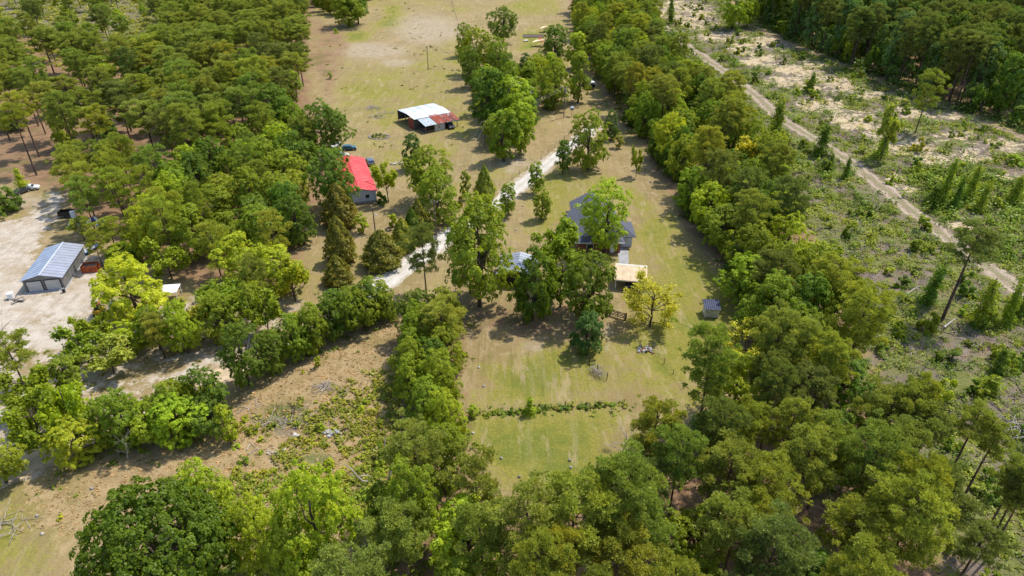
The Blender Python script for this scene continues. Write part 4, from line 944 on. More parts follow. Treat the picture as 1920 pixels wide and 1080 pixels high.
def donors(kinds, n):
    res = []; seen = set()
    for o in list(col.objects):
        if o.type == 'MESH' and o.name.startswith('crown') and o.parent:
            for kd in kinds:
                for vi, v in enumerate(VAR[kd]):
                    if v['crown'] == o.data and (kd, vi) not in seen:
                        seen.add((kd, vi)); tr = [c for c in o.parent.children if c.name.startswith('trunk')][0]; res.append((tr, o))
    return res[:n]
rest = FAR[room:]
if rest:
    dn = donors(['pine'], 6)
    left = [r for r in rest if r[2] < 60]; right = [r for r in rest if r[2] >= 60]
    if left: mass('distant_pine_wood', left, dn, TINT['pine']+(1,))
    if right: mass('distant_dark_pines', right, dn, TINT['darkpine']+(1,))  # darker tint here also carries the far forest's cloud shade
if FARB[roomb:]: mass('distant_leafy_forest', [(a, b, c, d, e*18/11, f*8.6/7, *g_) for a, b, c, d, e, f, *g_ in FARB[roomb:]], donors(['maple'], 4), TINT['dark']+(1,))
print('TREES', count, 'mass', len(rest), 'all', len(PLACED))

# ------------------------------------------------------------------ bushes one can count
def spread(pl, n, size, tints, label, group, kindw=('bush',), avoid=0.4):
    x0, y0 = pl.min(0); x1, y1 = pl.max(0); k = 0; tries = 0
    while k < n and tries < n*40:
        tries += 1
        # even over the picture rather than over the ground
        x, y = rnd.uniform(x0, x1), rnd.uniform(y0, y1)
        if rnd.random() > min(1, (70/max(60, math.hypot(x, y)))**1.0): continue
        a, b = P(x, y)
        if not (-10 < a < 1930 and -5 < b < 1090): continue
        ax, ay = np.array([x]), np.array([y])
        if sdpoly(ax, ay, pl)[0] < 0 or min(sdline(ax, ay, TRACK)[0], sdline(ax, ay, TRACK2)[0]) < 3: continue
        s = rnd.uniform(*size)**1.0*(.7+.6*rnd.random()**3)
        ti = rnd.choice(tints); lb = label
        if lb is None:
            dt = float(sdline(ax, ay, TRACK)[0]); side = 'on the forest side of' if y > 0 and float(sdline(ax, ay, TRACK2)[0]) < 60 else 'on the pine wood side of'
            lb = '%s %s bush %s the clear-cut track, %s' % ('big' if s > 2.9 else 'small' if s < 1.7 else 'middling', HUE[ti], side, 'near' if y < 90 else 'halfway' if y < 150 else 'far off' if y < 260 else 'farthest off')
        plant('bush', x, y, s*rnd.uniform(.6, 1.1), s*rnd.uniform(.9, 1.3), ti, lb, group); k += 1
spread(CLEAR, 270, (1.4, 4.2), ['bright', 'oak', 'olive', 'oak', 'dark', 'dark'], None, 'regrowth bushes of the clear-cut')
spread(poly([(480, 760), (640, 740), (760, 740), (760, 930), (660, 960), (560, 930), (440, 900), (420, 800)]), 34, (.9, 2.4), ['bright', 'lime', 'oak'], 'green bush in the weedy lower part of the rough field', 'bushes of the rough field')
spread(ROUGH, 22, (.5, 1.2), ['bright', 'lime'], 'small green sprout bush in the dry rough field', 'sprouts of the rough field')
# overgrown fence line
fl = [G(*p) for p in [(905, 778), (960, 773), (1010, 768), (1060, 765), (1110, 763), (1170, 760)]]
for i in range(len(fl)-1):
    for k in range(5):
        t = (k+rnd.random())/5; plant('bush', fl[i][0]*(1-t)+fl[i+1][0]*t, fl[i][1]*(1-t)+fl[i+1][1]*t+rnd.uniform(-.3, .3), rnd.uniform(.4, .9), rnd.uniform(1.0, 1.8), rnd.choice(['oak', 'dark', 'olive']), 'low bush in the overgrown fence line between mown field and meadow', 'bushes of the overgrown fence line')

# ------------------------------------------------------------------ undergrowth: nobody could count it
def clumps(name, pl, dens, rad, leaf, mat, tint, nl=14, seed=1, height=.5, maskf=None, vr=(.1, .95), far=1.0):
    rs = np.random.default_rng(seed)
    x0, y0 = pl.min(0); x1, y1 = pl.max(0); x0 = max(x0, -340); x1 = min(x1, 340); y1 = min(y1, 465)
    n = int((x1-x0)*(y1-y0)*dens); x = rs.uniform(x0, x1, n); y = rs.uniform(y0, y1, n)
    d = np.hypot(x, y); keep = rs.uniform(0, 1, n) < np.clip(90/d, 0, 1)**far
    px, py = P(x, y); keep &= (px > -30) & (px < 1950) & (py > -10) & (py < 1110)
    x, y = x[keep], y[keep]; keep = sdpoly(x, y, pl) > rs.normal(0, 1.5, len(x))
    x, y = x[keep], y[keep]
    if maskf is not None: kk = maskf(x, y, rs); x, y = x[kk], y[kk]
    keep = (np.minimum(sdline(x, y, TRACK), sdline(x, y, TRACK2)+.8) > 2.6) & (np.minimum(sdline(x, y, GRAVEL), sdline(x, y, SANDRD)) > 2.8); x, y = x[keep], y[keep]
    z = hgt(x, y); m = len(x)
    s = rad*rs.uniform(.45, 1.35, m)*np.clip(np.hypot(x, y)/120, 1, 1.7)
    C = np.stack([x, y, z], 1)[:, None, :]
    dd = dirs(rs, m*nl, 0).reshape(m, nl, 3)
    Pn = C+dd*(s[:, None]*rs.uniform(.35, 1.0, (m, nl)))[..., None]*np.array([1, 1, height])
    N = dd*.6+np.array([0, 0, .8])+rs.normal(0, .4, (m, nl, 3))
    cv = rs.uniform(*vr, m)
    v = np.clip(cv[:, None]+rs.normal(0, .12, (m, nl)), 0, 1)
    sz = np.repeat(leaf*s/rad, nl)
    V, Fq, v = leaves(Pn.reshape(-1, 3), N.reshape(-1, 3), sz, v.ravel(), rs)
    o = link(name, mesh_np(name, V, Fq, mat, v)); o.color = tuple(tint)+(1,)
    return tag(o, kind='stuff')
def patchy(lo, hi, k=.09, sd=0.0):
    def f(x, y, rs):
        n = sum(np.sin(k*s*(x*math.cos(a)+y*math.sin(a))+sd+p) for s, a, p in ((1, .3, 1), (1.7, 1.4, 2), (2.9, 2.5, .4), (4.3, .9, 3)))/2.2
        return rs.uniform(0, 1, len(x)) < sstep(lo, hi, n)
    return f
def noochre(lo, hi, sd=0.0):
    pf = patchy(lo, hi, .16, sd)
    return lambda x, y, rs: pf(x, y, rs) & (rs.uniform(0, 1, len(x)) > .85*mask_ell(x, y, OCHRES))
clumps('clearcut_regrowth', CLEAR, .95, .85, .25, WEED, (.24, .28, .026), 24, 3, .8, noochre(-.75, .5))
clumps('dry_clearcut_weeds', CLEAR, .8, .5, .2, WEED, (.32, .25, .13), 8, 4, .5, noochre(-.7, .8, 2))
clumps('dark_clearcut_weeds', CLEAR, .48, 1.05, .28, WEED, (.15, .22, .02), 30, 5, 1.2, noochre(-.4, .7, 4))
clumps('track_side_scrub', poly([(1680, 330), (1770, 310), (1930, 350), (1960, 520), (1860, 480), (1790, 430), (1720, 400)]), .8, 1.2, .3, WEED, (.17, .245, .022), 30, 31, 1.2, patchy(-.9, .1, .2))
clumps('far_clearing_weeds', poly([(-110, -10), (325, -10), (300, 130), (200, 150), (60, 115), (-110, 95)]), .45, 1.0, .5, WEED, (.30, .30, .04), 12, 6, .7)
clumps('rough_field_weeds', poly([(470, 800), (600, 770), (700, 700), (760, 690), (765, 930), (690, 990), (560, 950), (430, 900), (430, 800)]), 2.2, .7, .32, WEED, (.24, .27, .03), 16, 7, .8, patchy(-1.0, .2, .2))
clumps('bottom_wood_weeds', poly([(430, 905), (560, 890), (700, 880), (770, 900), (760, 1120), (440, 1120)]), 1.3, 1.0, .26, LEAF, (.25, .34, .022), 22, 32, .9)
clumps('rough_field_tufts', ROUGH, 2.6, .32, .2, WEED, (.46, .35, .16), 6, 8, .45)
clumps('wood_edge_undergrowth', ZB, .35, 1.1, .45, LEAF, (.14, .20, .02), 14, 9, 1.0)
clumps('pine_wood_undergrowth', ZP, .16, 1.0, .45, LEAF, (.14, .20, .02), 14, 10, 1.0, patchy(-.3, .9, .15))
clumps('bottom_wood_undergrowth', WOODB, .35, .9, .4, LEAF, (.15, .21, .02), 14, 11, 1.0)
clumps('forest_edge_undergrowth', poly([(1390, 18), (1450, 62), (1560, 120), (1700, 182), (1930, 262), (1930, 238), (1700, 158), (1560, 98), (1450, 44)]), .9, 1.5, .42, LEAF, (.12, .18, .025), 24, 12, 1.3)
clumps('bank_undergrowth', poly([(-30, 930), (110, 905), (250, 866), (420, 815), (420, 760), (300, 780), (60, 880)]), .8, .7, .35, LEAF, (.18, .25, .022), 12, 13, .8, patchy(-.5, .6, .3))
clumps('roadside_undergrowth', poly([(500, 705), (640, 650), (760, 600), (860, 560), (800, 560), (640, 605), (500, 680)]), .8, .7, .35, LEAF, (.17, .23, .022), 12, 14, .8, patchy(-.5, .6, .3))
clumps('yard_weeds', poly([(-30, 640), (165, 650), (300, 600), (560, 570), (590, 600), (430, 690), (60, 850), (-30, 880)]), .35, .5, .3, WEED, (.26, .25, .06), 10, 15, .6, patchy(-.5, .7, .3))
clumps('pasture_tufts', poly([(600, 0), (860, 0), (880, 200), (850, 300), (680, 290), (600, 180)]), .22, .4, .32, WEED, (.22, .23, .05), 6, 16, .5, patchy(0, 1.2, .12))
clumps('fence_line_weeds', poly([(880, 782), (1175, 766), (1290, 768), (1290, 760), (1175, 755), (1060, 760), (880, 772)]), 1.6, .45, .24, WEED, (.20, .25, .03), 12, 17, .9)

def sticks(name, pl, dens, L, r, seed, mat, pf=None):
    rs = np.random.default_rng(seed)
    x0, y0 = pl.min(0); x1, y1 = pl.max(0); x0 = max(x0, -340); x1 = min(x1, 340); y1 = min(y1, 465)
    n = int((x1-x0)*(y1-y0)*dens); x = rs.uniform(x0, x1, n); y = rs.uniform(y0, y1, n)
    px, py = P(x, y); k = (px > -20) & (px < 1940) & (py > -10) & (py < 1100) & (sdpoly(x, y, pl) > 0) & (sdline(x, y, TRACK) > 3); x, y = x[k], y[k]
    k = rs.uniform(0, 1, len(x)) < np.clip(110/np.hypot(x, y), 0, 1); x, y = x[k], y[k]
    if pf: k = pf(x, y, rs); x, y = x[k], y[k]
    m = len(x); a = rs.uniform(0, 3.14, m); l = L*rs.uniform(.3, 1.2, m)*.5; q = r*rs.uniform(.5, 1.4, m)
    dx, dy = np.cos(a)*l, np.sin(a)*l; z = hgt(x, y)+.06; e = rs.normal(0, .12, m)*l
    A = np.stack([x-dx, y-dy, z-e], 1); B = np.stack([x+dx, y+dy, z+e+.05], 1); s = np.stack([-np.sin(a)*q, np.cos(a)*q, 0*q], 1); u = np.stack([0*q, 0*q, q*1.5], 1)
    V = np.stack([A-s, A+u, A+s, B-s*.6, B+u*.6, B+s*.6], 1).reshape(-1, 3); b = np.arange(m)[:, None]*6
    Fq = np.concatenate([b+np.array([0, 3, 4, 1]), b+np.array([1, 4, 5, 2]), b+np.array([2, 5, 3, 0])])
    return tag(link(name, mesh_np(name, V, Fq, mat)), kind='stuff')
SLASH = simple('grey_slash', (.30, .26, .22), .9, var=.35, scale=.5)
sticks('logging_slash', CLEAR, .9, 2.2, .06, 21, SLASH, patchy(-.5, .6, .12, 1))
sticks('woodland_litter', WOODR, .12, 2.2, .05, 22, WOOD)
sticks('rough_field_slash', poly([(440, 750), (560, 740), (660, 800), (640, 880), (480, 900)]), 1.0, 1.8, .06, 23, DEADW, patchy(.1, 1, .3))
# ------------------------------------------------------------------ materials of built things
M_STEEL = simple('galvanised_roof_sheet', (.46, .50, .58), .38, .55, .08, .6)
M_ROOFR = simple('brushed_roof_sheet', (.44, .45, .50), .45, .5, .06, .6)
M_STEEL2 = simple('pale_roof_sheet', (.62, .64, .68), .5, .3, .06, .5)
M_RED = simple('red_roof_sheet', (.62, .055, .055), .45, 0, .10, .5, spec=.4)
def worn_red():
    k = NT('worn_red_roof'); n = k.noise(.5, 4, .7); n2 = k.noise(1.2, 4, .7, stretch=(1, .15, 1, .3)); n3 = k.noise(4, 3)
    c = k.mix(k.mr(n, .3, .7), (.58, .05, .05), (.70, .10, .09)); c = k.mix(k.mr(n2, .52, .72, 0, .45), c, (.33, .045, .045)); c = k.mix(k.mr(n3, .6, .8, 0, .3), c, (.72, .25, .2))
    k.princ(c, .5, 0, k.bump(n3, .15, .02), .35); return k.m
M_RED = worn_red()
M_VINYL = simple('pale_blue_siding', (.50, .54, .60), .6, 0, .06, .8)
M_BLOCK = simple('concrete_block', (.33, .31, .28), .9, 0, .12, 2)
M_DULL = simple('dull_grey_roof', (.33, .35, .38), .5, .4, .1, .6)
M_GREY = simple('grey_metal_wall', (.20, .195, .185), .6, .2, .12, 1)
M_TRIM = simple('dark_trim', (.03, .03, .032), .6)
M_WHITE = simple('white_paint', (.78, .77, .74), .55, 0, .05, 1)
M_DOOR = simple('beige_roller_door', (.47, .45, .42), .6, 0, .05, 1)
M_CONC = simple('grey_concrete', (.34, .335, .34), .9, 0, .10, .7)
M_BRICK = simple('red_brick', (.30, .12, .07), .9, 0, .25, 4)
M_GLASS = simple('window_glass', (.02, .03, .04), .12, 0, .1, 1, spec=.8)
M_RUBBER = simple('tyre_rubber', (.02, .02, .02), .8)
M_BLACK = simple('black_plastic', (.015, .015, .017), .5)
M_PLY = simple('fresh_plywood', (.62, .47, .30), .8, 0, .10, .8)
M_TAN = simple('pale_tan_panel', (.55, .50, .42), .7, 0, .06, .8)
M_BLUE = simple('blue_tarp', (.05, .13, .38), .5, 0, .15, 1)
M_ORANGE = simple('orange_painted_steel', (.42, .10, .035), .6, 0, .2, 1)
M_YEL = simple('yellow_machine_paint', (.55, .30, .02), .5, 0, .1, 1)
M_SAIL = simple('sun_sail_cloth', (.75, .60, .38), .8, 0, .05, 1)
M_REDCL = simple('red_cloth', (.5, .06, .04), .8)
M_CARG = simple('grey_blue_car_paint', (.16, .19, .24), .28, .5, .05, 1, spec=.6)
M_CARW = simple('white_car_paint', (.68, .68, .68), .35, 0, .04, 1, spec=.6)
M_CARD = simple('dark_grey_car_paint', (.07, .075, .085), .3, .4, .05, 1, spec=.6)
M_SILVER = simple('silver_paint', (.5, .52, .55), .3, .6, .05, 1)
M_LAMP = simple('red_tail_lamp', (.4, .01, .01), .3)
M_STONE = simple('grey_rubble', (.38, .34, .31), .9, 0, .3, 2)
def rust_mat(name, base, rust, lo, hi):
    k = NT(name); n = k.noise(.9, 5, .65, stretch=(1, .35, 1, .6)); n2 = k.noise(5, 3)
    c = k.mix(k.mr(n, lo, hi), base, k.mix(k.mr(n2, .3, .7), rust, tuple(q*.6 for q in rust))); k.princ(c, .7, .2, k.bump(n2, .2, .02)); return k.m
M_RUSTY = rust_mat('rusting_sheet', (.50, .52, .56), (.30, .09, .05), .42, .60)
M_RUST = rust_mat('red_rusted_sheet', (.52, .30, .26), (.36, .075, .04), .25, .5)
M_DRUST = rust_mat('dark_rusted_sheet', (.55, .45, .42), (.22, .065, .045), .30, .55)
M_GALV = rust_mat('dull_galvanised_sheet', (.42, .48, .50), (.33, .20, .15), .55, .75)
M_OLDRED = rust_mat('faded_red_boards', (.30, .06, .045), (.12, .06, .05), .5, .8)
M_PALEB = rust_mat('grey_white_boards', (.50, .50, .47), (.25, .20, .16), .5, .7)
def shingle_mat():
    k = NT('charcoal_shingles'); n = k.noise(1.3, 4, .7); n2 = k.noise(6, 3, .8)
    w_ = k.n('TexBrick'); k.lk(k.ocoord(), w_.inputs['Vector']); w_.inputs['Scale'].default_value = 1.6
    w_.inputs['Color1'].default_value = (.085, .09, .115, 1); w_.inputs['Color2'].default_value = (.125, .13, .155, 1); w_.inputs['Mortar'].default_value = (.06, .06, .08, 1)
    c = k.mix(.55, w_.outputs[0], k.mix(k.mr(n2, .35, .65), (.06, .065, .085), (.16, .165, .195)))
    k.princ(c, .9, 0, k.bump(n2, .4, .03), .2); return k.m
M_SHING = shingle_mat()
M_PALE = simple('chalky_stone', (.52, .49, .44), .9, 0, .15, 2)

def strips(root, a, b, c, d, n, t, mat, name='roof_panel', rib=.05, gap=.02, mats=None):
    """roof plane a-b (eave/first edge) to d-c, split along a-b into n raised sheets, each its own part with a standing rib"""
    a, b, c, d = map(Vector, (a, b, c, d)); nv = (b-a).cross(d-a).normalized()
    if nv.z < 0: nv = -nv
    L = (b-a).length
    for i in range(n):
        t0 = i/n+gap/L*.5; t1 = (i+1)/n-gap/L*.5
        p0, p1 = a.lerp(b, t0), a.lerp(b, t1); q0, q1 = d.lerp(c, t0), d.lerp(c, t1)
        m = MB(); lift = nv*(.004*(i % 2))
        m.slab([p0+lift, p1+lift, q1+lift, q0+lift], t)
        e = (b-a).normalized()*.04
        r = [p0+lift+nv*.003, p0+e*1.6+lift+nv*.003, q0+e*1.6+lift+nv*.003, q0+lift+nv*.003]
        s = len(m.v); m.v += [tuple(r[0]), tuple(r[1]), tuple(r[2]), tuple(r[3]), tuple((r[0]+r[1])/2+nv*rib), tuple((r[3]+r[2])/2+nv*rib)]
        m.f += [(s, s+1, s+4), (s+1, s+2, s+5, s+4), (s+2, s+3, s+5), (s+3, s, s+4, s+5)]
        m.build(name, mats[i % len(mats)] if mats else mat, root)
def gable_walls(root, x0, x1, y0, y1, h, rh, mat, rx=None):
    """four walls with gable ends at y0 and y1"""
    rx = (x0+x1)/2 if rx is None else rx; t = .12
    for (ya, yb) in ((y0, y0+t), (y1-t, y1)):
        m = MB(); A = [(x0, ya, 0), (x1, ya, 0), (x1, ya, h), (rx, ya, rh), (x0, ya, h)]
        m.loft([A, [(p[0], yb, p[2]) for p in A]]); m.build('wall', mat, root)
    MB().box(x0, y0+t+.002, 0, x0+t, y1-t-.002, h).build('wall', mat, root); MB().box(x1-t, y0+t+.002, 0, x1, y1-t-.002, h).build('wall', mat, root)
def opening(root, name, x0, z0, x1, z1, y, mat, frame, d=-1, ft=.1, proud=.03, bars=0):
    """door or window on a wall that faces -y (d=-1): framed panel standing proud"""
    f = MB(); yy = sorted((y, y+d*proud*2)); f.box(x0-ft, yy[0], z0, x0, yy[1], z1+ft); f.box(x1, yy[0], z0, x1+ft, yy[1], z1+ft); f.box(x0, yy[0], z1, x1, yy[1], z1+ft)
    p = sorted((y, y+d*proud)); g = MB().box(x0, p[0], z0, x1, p[1], z1).build(name, mat, root)
    f.build('frame', frame, g)
    return g

# ---- grey two-door garage
th = math.radians(12)
g = empty('metal_garage', (-93.6, 120.9, 0), th, 'grey metal garage with two beige roller doors and a pale blue ribbed roof', 'garage')
W2, L2, EH, RH = 3.5, 6.7, 2.7, 3.6
gable_walls(g, -W2, W2, -L2, L2, EH, RH-.08, M_GREY)
MB().box(-W2-.1, -L2-.9, -.1, W2+.3, L2+.1, .06).build('concrete_slab', M_CONC, g)
for sx in (-1, 1):
    ex = sx*(W2+.35); ez = EH-.08
    n = 13
    a = (ex, -L2-.3, ez); b = (ex, L2+.3, ez); c = (0, L2+.3, RH+.03); d = (0, -L2-.3, RH+.03)
    strips(g, a, b, c, d, n, .04, M_STEEL, mats=[M_STEEL] if sx < 0 else [M_ROOFR])
MB().box(-.16, -L2-.32, RH+.035, .16, L2+.32, RH+.10).build('ridge_cap', M_STEEL2, g)
for x0 in (-2.95, .35):
    dr = opening(g, 'roller_door', x0, .07, x0+2.65, 2.25, -L2, M_DOOR, M_TRIM, ft=.14, proud=.05)
    for i in range(4): MB().box(x0+.02, -L2-.075, .1+i*.54, x0+2.63, -L2-.05, .58+i*.54).build('panel', M_DOOR, dr)
MB().box(-W2-.02, -L2-.10, EH-.25, -W2+.10, -L2-.002, EH-.1).build('wall_lamp', M_WHITE, g)
# ---- junk outside the garage
t_ = empty('water_tank', (-97.2, 111.4, 0), .2, 'white plastic water tank on the near corner of the grey garage', 'tank')
MB().cyl(0, 0, .1, 1.25, .6, 14).cyl(0, 0, 1.25, 1.4, .6, 14, .25).build('tank_body', M_WHITE, t_); MB().box(-.65, -.65, 0, .65, .65, .1).build('pallet', WOOD, t_)
t_ = empty('scrap_pile', (-95.3, 110.4, 0), .4, 'low pile of pale boards and scrap in front of the garage doors', 'scrap pile')
for i in range(7): MB().box(-1, -.12, i*.07, 1, .12, i*.07+.06).build('plank', DEADW if i % 2 else WOOD, t_, loc=(rnd.uniform(-.3, .3), rnd.uniform(-.4, .4), 0), rz=rnd.uniform(-.5, .9))
t_ = empty('fuel_drum', (-88.2, 113.6, 0), 0, 'small dark drum beside the right wall of the garage', 'drum')
MB().cyl(0, 0, 0, .88, .29, 12).build('drum_body', M_TRIM, t_); MB().cyl(0, 0, .885, .93, .27, 12).build('lid', M_SILVER, t_)

# ---- red roofed house
th = math.radians(18.5)
rb = Vector(G(707, 378)); ux = Vector((math.cos(th), math.sin(th))); uy = Vector((-math.sin(th), math.cos(th)))
cc = rb - ux*4.0 + uy*11.5
g = empty('red_roofed_house', (cc.x, cc.y, 0), th, 'long low house with bright red metal roof and pale blue siding', 'house')
gable_walls(g, -4, 4, -11.5, 11.5, 3.0, 4.05, M_VINYL)
MB().box(-4.04, -11.55, 0, 4.04, 11.55, .55).build('block_skirt', M_BLOCK, g)
for sx in (-1, 1):
    ex = sx*4.45; a = (ex, -11.9, 2.92); b = (ex, 12.0, 2.92); c = (0, 12.0, 4.16); d = (0, -11.9, 4.16)
    strips(g, a, b, c, d, 22, .035, M_RED)
MB().box(-.16, -11.92, 4.17, .16, 12.02, 4.24).build('ridge_cap', M_RED, g)
for (x, w2) in ((-2.9, .5), (1.8, .5)):
    w_ = opening(g, 'window', x-w2, 1.3, x+w2, 2.3, -11.5, M_GLASS, M_WHITE)
for y in (-8, -3.5, 1.5, 6):
    MB().box(4.002, y-.5, 1.4, 4.05, y+.5, 2.4).build('window', M_GLASS, g)
s_ = MB(); [s_.box(4.05, -.2-i*.0, 0, 4.9-i*.28, 1.1, .2*(i+1)) for i in range(3)]; s_.build('step', M_BLOCK, g)
MB().box(-4.9, -11.9, .9, -4.06, -11.2, 1.5).build('air_conditioner', M_WHITE, g)
s_ = MB()
for (p, q) in (((2.0, -6.6), (4.4, -5.0)), ((2.0, -6.6), (4.4, -8.2))):
    a = Vector((p[0], p[1], 4.16-p[0]*.279+.06)); b = Vector((q[0], q[1], 4.16-q[0]*.279+.06)); s_.tube([a, b], .05, 4)
s_.build('roof_seam', simple('dark_red_seam', (.30, .03, .03), .6), g)

# ---- farm barn with patched roof
th = math.radians(34.5)
O_ = Vector(G(775, 223, 3.6))
g = empty('patched_barn', (O_.x, O_.y, 0), th, 'open farm barn with white roof at the back and rusty patched lean-to', 'barn')
# local: +x along the front, -y towards the camera
bl = simple('barn_boards', (.10, .085, .075), .9, var=.3)
for (x, y, h) in ((0, 0, 3.4), (0, 5.5, 3.7), (0, 11, 3.5), (6.5, 11, 3.5), (13, 11, 3.5), (13, 5.5, 3.7), (13, 0, 3.4), (1.5, -5, 2.3), (4.6, -5, 2.35), (8.4, -5, 2.35), (12.8, -5, 2.35), (6.5, 5.5, 3.7)):
    MB().box(x-.09, y-.09, 0, x+.09, y+.09, h).build('post', WOOD, g)
MB().box(.12, 10.9, .5, 12.9, 11.0, 3.4).build('back_wall', bl, g)
MB().box(-.06, .1, 0, .06, 3.4, 3.2).build('side_wall', M_OLDRED, g); MB().box(12.94, .1, .1, 13.06, 10.8, 3.2).build('side_wall', bl, g)
MB().box(.1, -.06, 0, 12.9, .06, 3.0).build('inner_wall', bl, g)
MB().box(1.44, -4.9, 0, 1.56, -.1, 1.0).build('side_wall', bl, g)
dd = MB().box(4.75, -5.06, 0, 8.25, -4.96, 2.35).build('board_wall', M_PALEB, g)
for i in range(7): MB().box(4.77+i*.5, -5.10, .02, 5.22+i*.5, -5.062, 2.33+.03*(i % 2)).build('plank', M_PALEB, dd)
MB().box(1.6, -5.05, .25, 4.5, -4.97, .75).build('rail_board', bl, g)
strips(g, (0, 11.2, 3.55), (13.2, 11.2, 3.55), (13.2, 4.6, 3.95), (0, 4.6, 3.95), 12, .04, M_STEEL2, mats=[M_STEEL2, M_WHITE, M_STEEL2])
strips(g, (0, 4.58, 3.98), (13.2, 4.58, 3.98), (13.2, -.4, 3.5), (0, -.4, 3.5), 12, .04, M_WHITE, mats=[M_WHITE, M_STEEL2, M_WHITE, M_WHITE])
strips(g, (1.2, -5.4, 2.42), (5.4, -5.4, 2.42), (5.4, -.05, 3.35), (1.2, -.05, 3.35), 5, .04, M_GALV, mats=[M_GALV, M_GALV, M_RUSTY])
strips(g, (5.42, -5.35, 2.48), (8.7, -5.35, 2.48), (8.7, .3, 3.62), (5.42, .3, 3.62), 4, .04, M_RUST)
strips(g, (8.72, -5.3, 2.44), (13.6, -5.3, 2.44), (13.6, -.2, 3.42), (8.72, -.2, 3.42), 5, .04, M_DRUST, mats=[M_DRUST, M_RUST, M_DRUST])
MB().box(8.75, -5.42, 2.15, 13.55, -5.34, 2.42).build('fascia', M_SILVER, g)
M_BARNLOC = lambda x, y, z=0: (O_.x+math.cos(th)*x-math.sin(th)*y, O_.y+math.sin(th)*x+math.cos(th)*y, z)
t_ = empty('hay_bale', M_BARNLOC(3.0, -2.6), .3, 'rusty drum and feed trough under the grey lean-to', 'feed trough'); t_.name = 'feed_trough'
MB().box(-1, -.4, .35, 1, .4, .75).build('trough_body', M_RUST, t_); MB().box(-.9, -.3, 0, -.8, .3, .35).box(.8, -.3, 0, .9, .3, .35).build('legs', WOOD, t_)
t_.children[1].name = 'leg'

